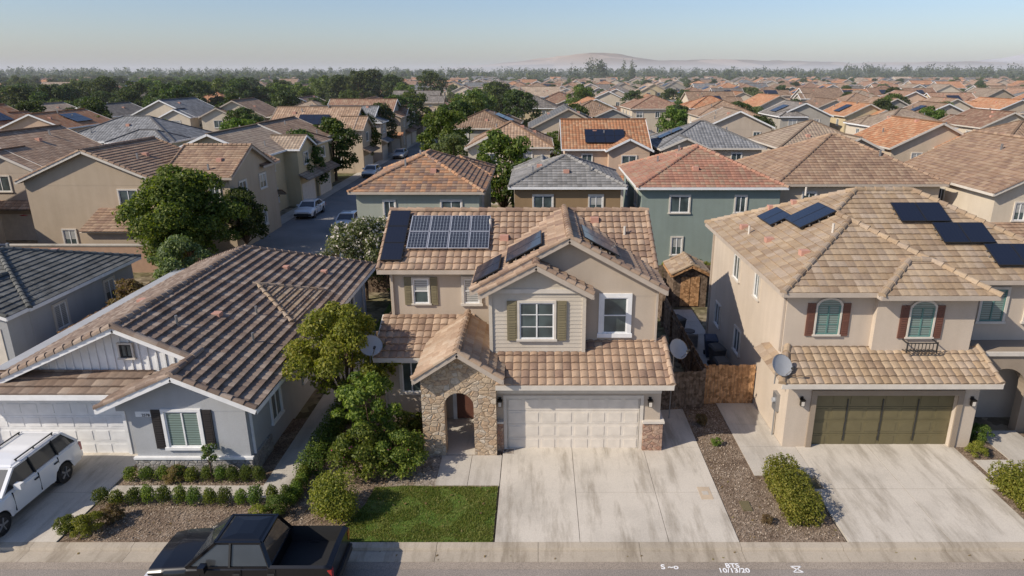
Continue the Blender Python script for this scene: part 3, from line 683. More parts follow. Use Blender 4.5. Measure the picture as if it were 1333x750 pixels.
near=[(-8.05,50.5,8.2,10.5,math.pi,wA,rA,'F',2,'hip',None,False),
(2.05,50.9,7.4,7.2,math.pi,wB,rB,'F',2,'hip',None,False),
(12.0,52.2,9.6,10.2,math.pi,wCc,rC,'F',2,'hip',None,False),
(22.9,54,11.4,11,math.pi,WALLS[0],rD,'F',2,'hip',None,False),
(35.5,50.5,11,12,math.pi,WALLS[2],rD,'F',2,'gable','y',False),
(48,51,10.5,11,math.pi,WALLS[5],ROOFS[2],None,2,None,None,None),
(-28.4,35.0,8.2,8.6,0,M['wL'],M['tK'],'F',1,'hip',None,False),
(-40,34.0,9,9.6,0,WALLS[4],ROOFS[2],None,2,'hip',None,False),
(-32.5,54,9.5,9.0,math.pi,WALLS[1],rD,'F',2,'gable','y',False),
(-25.6,55.5,4.6,8.0,math.pi,WALLS[1],rD,'F',2,'gable','x',False),
(-47,47,10,11,0,WALLS[4],ROOFS[2],None,2,None,None,False),
(-46,62,10,10,0,WALLS[5],ROOFS[0],None,2,'gable',None,False),
(-48,84,13,10,0,WALLS[7],ROOFS[5],None,2,'hip',None,True),
(-30.5,70,11,9,math.pi/2,WALLS[3],ROOFS[3],None,2,'gable',None,False),
(-30.5,82,11,9,math.pi/2,WALLS[3],ROOFS[0],None,2,'gable',None,False),
(-3.0,78,8.5,10,0,WALLS[2],ROOFS[0],None,2,'hip',None,False),
(7.0,76,8.5,10,0,WALLS[6],ROOFS[1],None,2,'gable','x',True),
(18,77,10.5,10,0,WALLS[0],ROOFS[5],None,2,'hip',None,True),
(30,77,9.5,10,0,WALLS[5],ROOFS[3],None,2,'hip',None,False),
(41.5,77,9.5,10,0,WALLS[0],ROOFS[1],None,2,'gable',None,False),
(53,77,9.5,10,0,WALLS[2],ROOFS[0],None,2,'hip',None,False),
(64.5,77,9.5,10,0,WALLS[1],ROOFS[3],None,2,'hip',None,None),
]
for i,(cx,cy,w,d,rz,wa,ro,det,st,kind,ax,so) in enumerate(near):
    gen_house(w,d,100+i,wa,ro,det,st,kind,ax,so,None,False if i<4 or i==9 else None,.42 if i==1 else (.36 if i==6 else None)).obj('stucco_house',None,(cx,cy,0),rz)
base_w=WALLS[0]; base_r=ROOFS[0]
arch=[]
for i in range(16):
    st=2 if i<11 else 1
    mb=gen_house(8.2+(i%4)*1.0,9.4+(i%5)*.9,300+i,base_w,base_r,None,st)
    arch.append(mb.mesh('suburban_house'))
nh=0
def place_house(x,y,rz):
    global nh
    me=rng.choice(arch)
    o=bpy.data.objects.new('suburban_house',me); COL.objects.link(o); o.location=(x,y,0); o.rotation_euler[2]=rz
    wm=rng.choice(WALLS[:7]+[WALLS[2],WALLS[0]]); rm=rng.choice(ROOFS+[ROOFS[0],ROOFS[3],ROOFS[4],ROOFS[2],ROOFS[0],ROOFS[1],ROOFS[4],ROOFS[6]])
    for k,m in enumerate(me.materials):
        if m is base_w or m is base_r:
            o.material_slots[k].link='OBJECT'; o.material_slots[k].material=wm if m is base_w else rm
    nh+=1
def bend(x,y): 
    a=min(1,max(0,(y-110)/150)); return a*(7*math.sin(x/55.+y*.02)+5*math.sin(x/23.+y*.05))
y=103; k=0
ROWS=[]; spots=[]
while y<700:
    rz=math.pi if k%2==0 else 0
    lim=.80*y+25
    x=-lim
    while x<lim:
        xx=x+rng.uniform(-.8,.8); p=.92 if y<250 else .80
        if -27<xx<-12 and y<330: p=0
        if xx<-.16*y-8: p=.5 if y>130 else .55
        if y>450: p*=.8
        if rng.random()<p: place_house(xx,y+bend(xx,y)+rng.uniform(-1.2,1.2),rz+rng.uniform(-.08,.08)+(rng.choice([0,0,math.pi/2]) if y>170 else 0))
        elif xx>-.16*y-8 and not(-27<xx<-12): spots.append((xx,y+bend(xx,y)))
        if k%2==0: spots.append((xx+6.1,y-9+bend(xx,y)))
        else: spots.append((xx+5.5,y-9.5+bend(xx,y)))
        x+=12.4 if y<400 else 14
    ROWS.append(y)
    y+=25 if k%2==0 else 27
    k+=1
for yy in (100,113,126,140,154,168,182):
    place_house(-31,yy,math.pi/2)
# ================================================================ GROUND
def sheet(name,x0,x1,y0,y1,z,mat,nx=1,ny=1):
    mb=MB(); mb.face([(x0,y0,z),(x1,y0,z),(x1,y1,z),(x0,y1,z)],mat); return mb.obj(name)
sheet('ground',-9000,9000,-3000,14000,0,M['soil'])
sheet('street',-60,60,4.5,16.35,.004,M['asph'])
K=Group('kerb')
x=-45
while x<45:
    K['gutter'].box(x+.006,x+2.994,16.35,16.8,-.05,.02,M['curb'])
    K['kerb_top'].hexa([(x+.006,16.8,-.05),(x+2.994,16.8,-.05),(x+2.994,17.08,-.05),(x+.006,17.08,-.05),(x+.006,16.86,.10),(x+2.994,16.86,.10),(x+2.994,17.08,.12),(x+.006,17.08,.12)],M['curb'])
    x+=3
K['far_gutter'].box(-45,45,4.0,4.5,-.05,.1,M['curb']); K.done()
sheet('road_patch',-60,60,16.05,16.35,.008,asphalt('asphalt_dusty',(.31,.26,.21)))
sheet('mulch_bed',-14.3,-1.35,17.08,24.7,.10,M['mulch']); sheet('mulch_bed',5.95,9.2,17.08,26,.10,M['mulch']); sheet('mulch_bed',15.2,24,17.08,23.5,.10,M['mulch']); sheet('mulch_bed',-30,-19.6,17.08,22,.10,M['mulch'])
def slabs(name,cells,z,mat):
    mb=MB()
    for (x0,x1,y0,y1) in cells: mb.box(x0+.008,x1-.008,y0+.008,y1-.008,-.02,z,mat)
    return mb.obj(name)
cells=[(-1.3,1.25,17.08,22.45),(1.25,3.9,17.08,19.6),(1.25,3.9,19.6,22.45),(3.9,6.0,17.08,19.6),(3.9,6.0,19.6,22.45),(4.6,6.0,22.45,25.9)]
slabs('driveway',cells,.125,M['conc'])
slabs('driveway',[(9.25,12.3,17.08,19.8),(12.3,15.2,17.08,19.8),(9.6,12.3,19.8,22.85),(12.3,15.5,19.8,22.85)],.125,M['conc'])
slabs('side_pad',[(7.5,9.6,20.6,22.5),(7.5,9.1,22.5,24.2),(7.5,9.1,24.2,26.0)],.122,M['conc2'])
slabs('driveway',[(-19.6,-17,17.08,19.6),(-17,-14.35,17.08,19.6),(-19.6,-17,19.6,22.3),(-17,-14.35,19.6,22.3)],.125,M['conc'])
slabs('walkway',[(-3.5,-2.4,20.0,21.9),(-2.4,-1.31,20.0,21.9)],.122,M['conc2'])
slabs('walkway',[(-14.34,-12.6,19.3,20.0),(-12.6,-10.9,19.3,20.0),(-10.9,-9.3,19.3,20.0),(-9.3,-8.3,19.3,20.9)]+[(-9.3,-8.3,20.9+i*1.5,20.9+(i+1)*1.5) for i in range(9)],.122,M['conc2'])
slabs('walkway',[(15.7,17,20.4,21.6),(17,18.6,20.4,23.7)],.122,M['conc2'])
slabs('side_yard',[(6.95,9.1,26.1+i*2,28.1+i*2) for i in range(6)],.03,M['conc2'])
sheet('gravel_strip',-1.27,-.9,22.0,22.3,.13,M['gravel'])
sheet('gravel_strip',-5.1,-3.5,20.0,21.9,.104,M['gravel'])
mbp=MB(); mbp.box(5.35,5.75,19.2,19.9,.1,.132,plain('utility_lid',(.50,.40,.29),.8)); mbp.box(5.45,5.65,19.45,19.65,.132,.137,M['conc2']); mbp.obj('utility_cover')
mbp=MB(); mbp.box(6.55,6.85,18.6,19.1,.1,.14,M['olive']); mbp.obj('utility_cover')
def chips(name,rects,n,seed,mat,sz=.05):
    r=random.Random(seed); mb=MB()
    for k in range(n):
        x0,x1,y0,y1,z=r.choice(rects); x=r.uniform(x0,x1);y=r.uniform(y0,y1); a=r.uniform(0,3.14); s1=sz*r.uniform(.5,1.5); s2=s1*r.uniform(.3,.8)
        ca,sa=math.cos(a),math.sin(a); t=r.uniform(.0,.015)
        p=[(x+ca*u*s1-sa*v*s2,y+sa*u*s1+ca*v*s2,z+.008+t*(u+1)) for u,v in ((-1,-1),(1,-1),(1,1),(-1,1))]
        mb.face(p,mat)
    mb.obj(name)
beds=[(-14.2,-8.4,17.2,19.1,.1),(-14,-9.4,20,20.6,.1),(-8.2,-6,17.2,24,.1),(6.05,9.1,17.2,20.5,.1),(6.05,7.4,20.5,25.8,.1),(15.3,20,17.2,20.3,.1),(-6,-4.2,20,24.5,.1)]
chips('mulch_chips',beds,12000,1,leafmat('chip_brown',[(.2,(.12,.085,.06)),(.55,(.22,.165,.12)),(.9,(.38,.31,.24))],0,1),.022); chips('fallen_leaves',beds+[(-5.6,-1.4,17.2,19.9,.14),(-30,20,16.4,16.8,.02)],260,2,M['leaf_e'],.03)
def lawn(name,poly,n,seed):
    r=np.random.RandomState(seed); xs=[p[0] for p in poly]; ys=[p[1] for p in poly]
    mb=MB(); mb.face([(x,y,.106) for x,y in poly],M['lawn']); 
    def inside(x,y):
        c=False;j=len(poly)-1
        for i in range(len(poly)):
            if ((poly[i][1]>y)!=(poly[j][1]>y)) and (x<(poly[j][0]-poly[i][0])*(y-poly[i][1])/(poly[j][1]-poly[i][1])+poly[i][0]): c=not c
            j=i
        return c
    k=0
    while k<n:
        x=r.uniform(min(xs),max(xs)); y=r.uniform(min(ys),max(ys))
        if not inside(x,y): continue
        k+=1
        if NZ.noise(V((x*1.3,y*1.3,0)))<-.12 and r.rand()<.75: continue
        a=r.uniform(0,6.28); h=r.uniform(.03,.07); dx=math.cos(a)*.014; dy=math.sin(a)*.014; lx=r.uniform(-.045,.045); ly=r.uniform(-.045,.045)
        mb.face([(x-dx,y-dy,.1),(x+dx,y+dy,.1),(x+lx,y+ly,.1+h)],M['leaf_a2'])
    return mb.obj(name)
lp=[(-1.36,17.1),(-5.7,17.1),(-6.0,17.8),(-5.6,19.0),(-5.5,19.9),(-4.4,20.0),(-3.55,19.95),(-1.36,19.95)]
lawn('lawn',lp,26000,3)
sheet('lawn',-9.0,-6.6,27,41,.05,M['lawn'])
strip=sheet
strip('back_street',-23.5,-15.5,41,330,.012,M['asph2']); strip('pavement',-25,-23.5,41,330,.04,M['conc2']); strip('pavement',-15.5,-14,41,330,.04,M['conc2'])
strip('back_street',-14,300,61,68,.008,M['asph2'])
for i,yy in enumerate(ROWS[:-1]):
    if i%2==0: strip('back_street',-.8*yy-40,.8*yy+40,yy+9.5,yy+16.5,.016,M['asph2'])
# ================================================================ FENCES
def fence(name,x0,y0,x1,y1,h,mat,bw=.14):
    mb=MB(); a=V((x0,y0,0));b=V((x1,y1,0)); d=(b-a); Ln=d.length; d.normalize(); n=V((-d.y,d.x,0)); k=int(Ln/bw)
    for i in range(k):
        p=a+d*(i*bw+bw/2); hh=h+rng.uniform(-.03,.03)
        q=bw*.46
        c=[p-d*q-n*.01,p+d*q-n*.01,p+d*q+n*.01,p-d*q+n*.01]
        mb.hexa(c+[v+V((0,0,hh)) for v in c],mat)
    for z in (.35,h-.3): mb.beam(a+n*.04+V((0,0,z)),b+n*.04+V((0,0,z)),.05,.09,mat)
    for i in range(int(Ln/2.4)+1):
        p=a+d*min(i*2.4,Ln)+n*.07; mb.box(p.x-.05,p.x+.05,p.y-.05,p.y+.05,0,h,mat)
    return mb.obj(name)
fence('wooden_fence',6.95,26.05,9.1,26.05,1.85,M['fence_new']); fence('wooden_fence',4.4,25.3,6.9,25.6,1.8,M['fence_old']); fence('wooden_fence',6.9,25.7,6.9,41,1.85,M['fence_old'])
fence('wooden_fence',-7.5,30,-7.5,41,1.8,M['fence_old'])
fence('wooden_fence',-13.5,41.5,40,41.5,1.8,M['fence_old'],.2)
fence('wooden_fence',17.5,41.5,17.5,60,1.8,M['fence_old'],.2); fence('wooden_fence',-2.6,41.5,-2.6,60,1.8,M['fence_old'],.2)
fence('wooden_fence',-13.8,41.5,-13.8,46,1.8,M['fence_old'],.2)
fence('wooden_fence',-22.5,30,-22.5,44,1.8,M['fence_new'],.2)
mb=MB(); mb.box(-45,-25,46,46.25,0,1.9,plain('block_wall',(.40,.26,.18),.9)); mb.box(-45,-25,45.95,46.3,1.9,2.0,M['conc2']); mb.obj('block_wall')
S=Group('garden_shed'); S['walls'].box(8.0,10.0,38.6,40.6,0,2.1,M['fence_old']); gable(S['roof'],S['trim'],S['walls'],7.8,10.2,38.3,40.9,2.1,.5,'y',M['tR'],M['fence_old'],M['fence_new'],'F',.3)
S['doors'].fbox(FR(38.6),8.45,8.98,.1,1.9,0,.04,M['fence_new']); S['doors'].fbox(FR(38.6),9.02,9.55,.1,1.9,0,.04,M['fence_new']); S.done()
def bin_(x,y,rz,mat):
    g=Group('wheelie_bin',(x,y,0),rz); m=g['body']
    m.hexa([(-.22,-.26,.08),(.22,-.26,.08),(.22,.24,.08),(-.22,.24,.08),(-.30,-.36,.98),(.30,-.36,.98),(.30,.34,.98),(-.30,.34,.98)],mat)
    m=g['lid']; m.hexa([(-.32,-.4,.98),(.32,-.4,.98),(.32,.36,1.0),(-.32,.36,1.0),(-.26,-.3,1.06),(.26,-.3,1.06),(.26,.34,1.09),(-.26,.34,1.09)],mat)
    g['handle'].beam((-.25,.42,.98),(.25,.42,.98),.03,.03,mat)
    for sx in (-1,1): g['wheel'].tube((sx*.22,.27,.12),(sx*.28,.27,.12),.12,.12,M['black'],12)
    g.done()
bin_(8.5,30.0,.2,M['bin']); bin_(8.5,31.2,-.1,M['bin2']); bin_(8.3,28.4,.1,M['bin']); bin_(7.4,34,.5,M['bin'])
A=Group('air_conditioner',(7.7,32.6,0)); A['casing'].box(-.4,.4,-.4,.4,.05,.8,M['metal']); A['fan_grille'].tube((0,0,.8),(0,0,.84),.32,.32,M['darkmetal'],16)
for i in range(9): A['louvre'].box(-.41,.41,-.41,.41,.12+i*.07,.14+i*.07,M['darkmetal'])
A.done()
def dish(x,y,z,az,base):
    g=Group('satellite_dish',(x,y,z),az); m=g['reflector']; nr=5;ns=20; R=.40
    el=math.radians(35); nx=V((0,-math.cos(el),math.sin(el))); r=V((1,0,0)); u=r.cross(nx)*-1; c=V((0,-.1,.45))
    def pt(i,j): 
        q=R*i/nr; a=2*math.pi*j/ns; return c+r*math.cos(a)*q*1.08+u*math.sin(a)*q+nx*(q*q*.45)
    for i in range(nr):
        for j in range(ns): m.face([pt(i,j),pt(i+1,j),pt(i+1,j+1),pt(i,j+1)],M['dish'])
    for j in range(ns): m.beam(pt(nr,j),pt(nr,j+1),.015,.015,M['metal'])
    g['mast'].tube((0,.12,-base),(0,.08,.42),.025,.025,M['metal']); g['arm'].beam(c-u*R*.9,c+nx*.5-u*.25,.03,.03,M['metal']); g['receiver'].tube(c+nx*.46-u*.22,c+nx*.60-u*.2,.05,.05,M['darkmetal']); g.done()
dish(-6.4,24.1,3.1,.5,.5); dish(5.35,24.6,2.75,.6,2.7); dish(8.6,22.4,3.05,.45,.35)
# ================================================================ VEGETATION
def cloud(blobs,n,size,r,asp=.6,low=-.55,inner=.5):
    c=np.array([b[0] for b in blobs]); rad=np.array([b[1] for b in blobs]); wgt=(rad.prod(axis=1))**(2/3); wgt/=wgt.sum()
    k=r.choice(len(blobs),n,p=wgt); d=r.normal(size=(n,3)); d/=np.linalg.norm(d,axis=1)[:,None]
    fl=d[:,2]<low; d[fl,2]*=-1
    q=inner+(1-inner)*r.rand(n)**.45; q*=1+.16*r.normal(size=n)*.7
    p=c[k]+d*rad[k]*q[:,None]
    nn=d+r.normal(size=(n,3))*.75; nn[:,2]+=.25; nn/=np.linalg.norm(nn,axis=1)[:,None]
    t=np.cross(nn,r.normal(size=(n,3))); t/=np.linalg.norm(t,axis=1)[:,None]+1e-9
    b=np.cross(nn,t); s=size*(.6+.8*r.rand(n))[:,None]
    return np.stack([p-t*s*.5,p+b*s*asp*.5,p+t*s*.5,p-b*s*asp*.5],axis=1).reshape(-1,3)
def plantmesh(name,trunk,clouds):
    vs=[np.array(trunk.v).reshape(-1,3)] if trunk.v else []; faces=list(trunk.f); mi=list(trunk.mi); mats=list(trunk.mats); off=len(trunk.v)
    for v,m in clouds:
        if m not in mats: mats.append(m)
        k=mats.index(m); n=len(v)//4; ar=(np.arange(n*4).reshape(n,4)+off).tolist(); faces+=[tuple(a) for a in ar]; mi+=[k]*n; off+=len(v); vs.append(v)
    me=bpy.data.meshes.new(name); me.from_pydata(np.concatenate(vs).tolist(),[],faces)
    for m in mats: me.materials.append(m)
    me.polygons.foreach_set('material_index',mi); me.update(); return me
def treemesh(name,Ht,R,seed,n,leaf,mat,th=.3,extra=None,nb=None,bs=1.0):
    r=np.random.RandomState(seed); q=random.Random(seed); t=MB(); z0=Ht*th
    t.tube((0,0,0),(q.uniform(-.1,.1),q.uniform(-.1,.1),z0*.9),Ht*.028,Ht*.02,M['bark'],8)
    blobs=[]; nb=nb or 20; ch=Ht-z0
    for i in range(nb):
        f=(i+.5)/nb; zz=z0+ch*(.12+.78*f)+q.uniform(-.05,.05)*ch; prof=math.sin(math.pi*min(1,(.22+.68*f)))**.7
        a=i*2.4+q.uniform(-.6,.6); rr=R*prof*q.uniform(.3,.88) if i<nb-2 else R*.15
        br=R*q.uniform(.2,.42)*bs; blobs.append(((rr*math.cos(a),rr*math.sin(a),zz),(br,br*q.uniform(.8,1.2),br*q.uniform(.6,.95))))
        if i%2==0: t.tube((0,0,z0*.85),(rr*.8*math.cos(a),rr*.8*math.sin(a),zz),Ht*.012,Ht*.003,M['bark'],5,False)
    cl=[(cloud(blobs,n,leaf,r,.6,-.55,.45),mat)]
    if extra: 
        top=[b for b in blobs if b[0][2]>z0+ch*.35]; cl.append((cloud([(b[0],tuple(x*1.05 for x in b[1])) for b in top],extra[1],extra[2],r,inner=.85),extra[0]))
    return plantmesh(name,t,cl)
def put(name,me,loc,s=1,rz=None,sz=None):
    o=bpy.data.objects.new(name,me); COL.objects.link(o); o.location=loc; o.rotation_euler[2]=rng.uniform(0,6.28) if rz is None else rz
    o.scale=(s,s,sz or s); return o
put('flowering_pear_tree',treemesh('tree',5.1,2.15,5,13000,.115,M['leaf_c'],.26,(M['leaf_c'],8000,.115),44,.62),(-7.5,24.3,0),1,0)
put('crape_myrtle_tree',treemesh('tree',5.1,2.7,6,16000,.15,M['leaf_d'],.25,(M['blossom'],1300,.17),38,.78),(-10.6,40,0),1,0)
put('camphor_tree',treemesh('tree',7.0,4.05,7,32000,.2,M['leaf_a'],.14,(M['leaf_f'],9000,.2),52,.7),(-24.3,46.2,0),1,0)
put('olive_tree',treemesh('tree',4.0,2.2,8,9000,.17,M['leaf_d'],.2,None,28,.8),(-21.0,38.5,0),1,0)
put('small_tree',treemesh('tree',3.0,1.2,9,4000,.14,M['leaf_e'],.3),(-21.6,34.5,0),1,0)
put('young_tree',treemesh('tree',3.2,1.35,10,6500,.12,M['leaf_f'],.25,None,30,.65),(-6.1,22.1,.1),1,0)
SH=[treemesh('shrub_mesh',1.5,1.0,20+i,5200,.085,m,.05,e,18,.9) for i,(m,e) in enumerate([(M['leaf_f'],None),(M['leaf_a'],None),(M['leaf_c'],None),(M['leaf_f'],(M['flower_p'],26,.07)),(M['leaf_e'],None)])]
def ball(seed,mat,n=4500,sz=.075): 
    r=np.random.RandomState(seed); b=[((0,0,.72),(.74,.74,.68))]+[((r.uniform(-.4,.4),r.uniform(-.4,.4),.7+r.uniform(-.3,.35)),(.46,.46,.4)) for _ in range(10)]
    return plantmesh('bush_mesh',MB(),[(cloud(b,n,sz,r,.6,-.8,.75),mat)])
put('round_bush',ball(31,M['leaf_c'],9000),(-6.45,18.45,.1),.98,0)
put('hibiscus_bush',SH[3],(-6.1,20.7,.05),1.2); put('hibiscus_bush',SH[3],(-4.8,20.8,.05),1.05); put('shrub',SH[0],(-5.4,21.6,.05),.9); put('shrub',SH[1],(-6.9,21.6,.05),.7); put('shrub',SH[0],(-5.0,22.9,.05),.9); put('shrub',SH[4],(-4.5,23.6,0),.6)
def hedge(name,x0,x1,y0,y1,z1,mat,n,seed,leaf=.07):
    r=np.random.RandomState(seed); b=[]; 
    nx=max(1,int((x1-x0)/.3)); ny=max(1,int((y1-y0)/.3))
    for i in range(nx+1):
        for j in range(ny+1):
            b.append(((x0+(x1-x0)*i/nx+r.uniform(-.05,.05),y0+(y1-y0)*j/ny+r.uniform(-.05,.05),z1*.5+r.uniform(-.05,.05)),(.27,.27,z1*.52)))
    me=plantmesh(name,MB(),[(cloud(b,n,leaf,r,.6,-1,.75),mat)]); o=bpy.data.objects.new(name,me); COL.objects.link(o); return o
hedge('box_hedge',7.95,8.6,18.0,20.4,1.0,M['leaf_c'],16000,41)
hedge('box_hedge',15.6,16.4,18.0,20.2,.9,M['leaf_c'],14000,42)
hedge('side_hedge',-8.1,-7.75,20.6,26.2,.9,M['leaf_a'],11000,43)
sm=[ball(50,M['leaf_a'],1300,.14),ball(51,M['leaf_f'],1300,.14),ball(52,M['leaf_c'],1300,.14)]
for i in range(13): put('boxwood_shrub',sm[i%2],(-14.1+i*.5,18.95+rng.uniform(-.05,.05),.08),.31+rng.uniform(-.03,.04),None,.46+rng.uniform(-.04,.06))
for i in range(5): put('boxwood_shrub',sm[(i+1)%2],(-13.9+i*.52,20.3,.08),.32,None,.40)
for i in range(5): put('boxwood_shrub',sm[0],(-11.3+i*.45,20.25,.08),.30,None,.44)
for i in range(8): put('boxwood_shrub',sm[1],(-7.95+rng.uniform(-.1,.1),18.9+i*.25,.08),.3,None,.4)
for (x,y,s,k) in ((-14.2,17.5,.45,0),(-13.6,17.45,.5,2),(-13.3,18.1,.4,4),(-8.2,18.4,.5,1),(-8.7,18.2,.35,2),(16.0,21.9,.4,2),(17.6,19.6,.5,3),(18.6,20.4,.5,2),(19.5,20,.5,3),(16.6,22.9,.5,1),(19.6,22.8,.7,0),(18.8,18.5,.4,4),(-12.4,20.3,.4,4),(6.5,24.3,.3,4),(6.7,22.6,.25,0),(7.1,18.0,.22,4)): put('shrub',SH[k],(x,y,.08),s)
put('rose_tree',treemesh('tree',1.5,.42,61,900,.08,M['leaf_a'],.55,(M['blossom'],90,.07),6),(-11.1,20.2,.1),1,0)
TM=[treemesh('tree_mesh',8,3.4,70+i,6200,.32,m,.16,None,38,.78) for i,m in enumerate([M['leaf_a'],M['leaf_b'],M['leaf_a'],M['leaf_d'],M['leaf_b'],M['leaf_c']])]
hand=[(-3.2,62,1.05,0),(-1.0,60,.8,1),(-12.2,92,1.1,0),(-12.0,104,1.2,1),(-11.5,118,1.2,0),(-12.5,132,1.25,0),(-12,146,1.2,2),(-10.5,84,.8,3),(-26.5,63,.85,1),(-26,76,.95,1),(-26,88,1.0,4),(-26,101,1.0,0),(-26,115,1.1,1),(-22.6,51.5,.65,1),(-26,130,1.2,1),(-26,146,1.2,0),
 (-57,60,.6,0),(-60,72,.8,1),(-42,98,.9,0),(-55,102,.8,5),(-70,110,.9,0),(-36,100,1.0,1),(-45,110,.9,4),(14,62.5,.7,0),(26,64,.7,1),(38,62,.6,0),(5.5,63,.5,1),(-52,41,.6,1),(-37,43,.5,0),(44,63,.6,1),(58,62,.7,0),(-36,66,.55,3),(13.5,88,.7,0),(36,89,.75,1),(47,90,.7,2),(24.5,90,.6,4),(2,90,.75,0),(17.3,62,.55,3),(29.5,46,.45,2),(6,112,1.1,1),(22,114,1.0,0),(-4,138,1.3,1),(10,165,1.3,0),(-9,160,1.3,1),(-12,176,1.3,0),(-11,190,1.4,1),(40,140,1.0,1),(75,150,1.1,0),(60,118,.9,1),(95,190,1.2,1)]
for x,y,s,k in hand: put('street_tree',TM[k],(x,y,0),s)
for x,y,s,k in ((-108,178,1.55,1),(-97,172,1.4,4),(-118,186,1.4,1),(-82,170,1.45,4),(-74,176,1.5,1),(-66,182,1.3,0),(-56,200,1.6,1),(-49,196,1.7,4),(-42,204,1.6,1),(-62,205,1.5,0),(-36,190,1.3,0),(-130,200,1.3,0),(-50,214,1.8,1),(-34,225,1.7,4)): put('shade_tree',TM[k],(x,y,0),s)
for (x,y) in spots:
    if y<100 or rng.random()<(.36 if y<330 else .42): continue
    if -24<x<-15 and y<330: continue
    left=x<-.16*y-8
    s=rng.uniform(.6,1.12)*(1.25 if left else 1.0)
    put('neighbourhood_tree',TM[rng.choice([0,1,1,2,4,4,3])],(x+rng.uniform(-2,2),y+rng.uniform(-2,2),0),s)
for i in range(190):
    y=rng.uniform(120,480); x=-rng.uniform(.18,.8)*y-10
    put('neighbourhood_tree',TM[rng.choice([0,1,1,4])],(x,y,0),rng.uniform(.8,1.45))
for i in range(46):
    x=rng.uniform(-13,34); y=rng.choice([rng.uniform(39.5,41),rng.uniform(42,44.5)]); 
    if 7<x<11 and y<41: continue
    put('garden_shrub',SH[rng.choice([0,1,2,0,4])],(x,y,0),rng.uniform(.6,1.3))
def low_tree(r,h,w,n):
    b=[((r.uniform(-.4,.4)*w,r.uniform(-.4,.4)*w,h*r.uniform(.25,.85)),(w*.42,w*.42,h*.22)) for _ in range(6)]
    return cloud(b,n,w*.34,r,.7,-1,.3)
r=np.random.RandomState(5); acc=[]
for i in range(3000):
    y=r.uniform(560,1500); x=r.uniform(-.82,.82)*y; h=r.uniform(9,17)*(1.15 if y>900 else .85); w=r.uniform(5,9)
    if x>0 and y<760 and r.rand()<.55: continue
    if y<640 and x>-.1*y: h*=.6;w*=.8
    v=low_tree(r,h,w,46); v[:,0]+=x; v[:,1]+=y; acc.append(v)
for i in range(15):
    y=r.uniform(600,680); x=(.085+r.uniform(-.04,.05))*y; h=r.uniform(16,26); w=r.uniform(3.5,6)
    v=low_tree(r,h,w,120); v[:,0]+=x; v[:,1]+=y; acc.append(v)
for i in range(110):
    y=r.uniform(800,1000); x=(r.uniform(.42,.8))*y; h=r.uniform(16,24); w=r.uniform(4,7)
    v=low_tree(r,h,w,60); v[:,0]+=x; v[:,1]+=y; acc.append(v)
me=plantmesh('distant_trees',MB(),[(np.concatenate(acc),M['leaf_b'])]); o=bpy.data.objects.new('distant_trees',me); COL.objects.link(o)
# hills
def hills(name,x0,x1,y0,depth,amp,env,mat,step=80,ny=10,sc=900.):
    mb=MB(); nx=int((x1-x0)/step); g=[]
    for j in range(ny+1):
        row=[]
        for i in range(nx+1):
            x=x0+i*step; yb=y0+j*depth/ny
            hgt=max(0,NZ.fractal(V((x/sc,yb/sc,3.1)),1.0,2.1,6)*.32+.74)
            zz=amp*env(x)*hgt*math.sin(math.pi*min(1,(j+.02)/ny*1.05)) if j else -5
            row.append((x,yb,zz))
        g.append(row)
    for j in range(ny):
        for i in range(nx): mb.face([g[j][i],g[j][i+1],g[j+1][i+1],g[j+1][i]],mat)
    mb.obj(name)
gs=lambda x,c,s: math.exp(-((x-c)/s)**2)
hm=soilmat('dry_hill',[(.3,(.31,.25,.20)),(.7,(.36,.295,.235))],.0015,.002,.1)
hm2=soilmat('far_mountain',[(.3,(.36,.36,.38)),(.7,(.39,.39,.40))],.001,.002,.05)  # distance haze put into the base colour as a pale blue-grey
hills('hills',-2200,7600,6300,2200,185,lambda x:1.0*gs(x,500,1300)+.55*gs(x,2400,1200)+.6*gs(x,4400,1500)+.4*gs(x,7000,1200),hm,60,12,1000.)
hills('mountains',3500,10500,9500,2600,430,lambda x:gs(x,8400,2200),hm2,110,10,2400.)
U=Group('patio_umbrella',(-42.5,57,0)); U['pole'].tube((0,0,0),(0,0,2.5),.03,.03,M['metal'])
for i in range(8):
    a=i*math.pi/4;b=a+math.pi/4; U['canopy'].face([(0,0,2.7),(1.6*math.cos(a),1.6*math.sin(a),2.1),(1.6*math.cos(b),1.6*math.sin(b),2.1)],M['umb'])
U.done()
def chalk(txt,x,y,s):
    cu=bpy.data.curves.new('road_marking','FONT'); cu.body=txt; cu.size=s; cu.extrude=.001; cu.offset=.006; cu.align_x='CENTER'; cu.space_line=.8
    o=bpy.data.objects.new('road_marking',cu); COL.objects.link(o); o.location=(x,y,.012); cu.materials.append(M['chalk'])
chalk('BTS\n10/13/20',5.55,16.12,.25); chalk('S ~o',3.75,16.06,.27)
mb=MB(); c=V((7.35,16.05,.013))
for a,b in (((-.15,.12),(.15,.12)),((-.15,-.12),(.15,-.12)),((-.15,.12),(.15,-.12)),((-.15,-.12),(.15,.12))): mb.beam(c+V((a[0],a[1],0)),c+V((b[0],b[1],0)),.03,.004,M['chalk'])
mb.obj('road_marking')
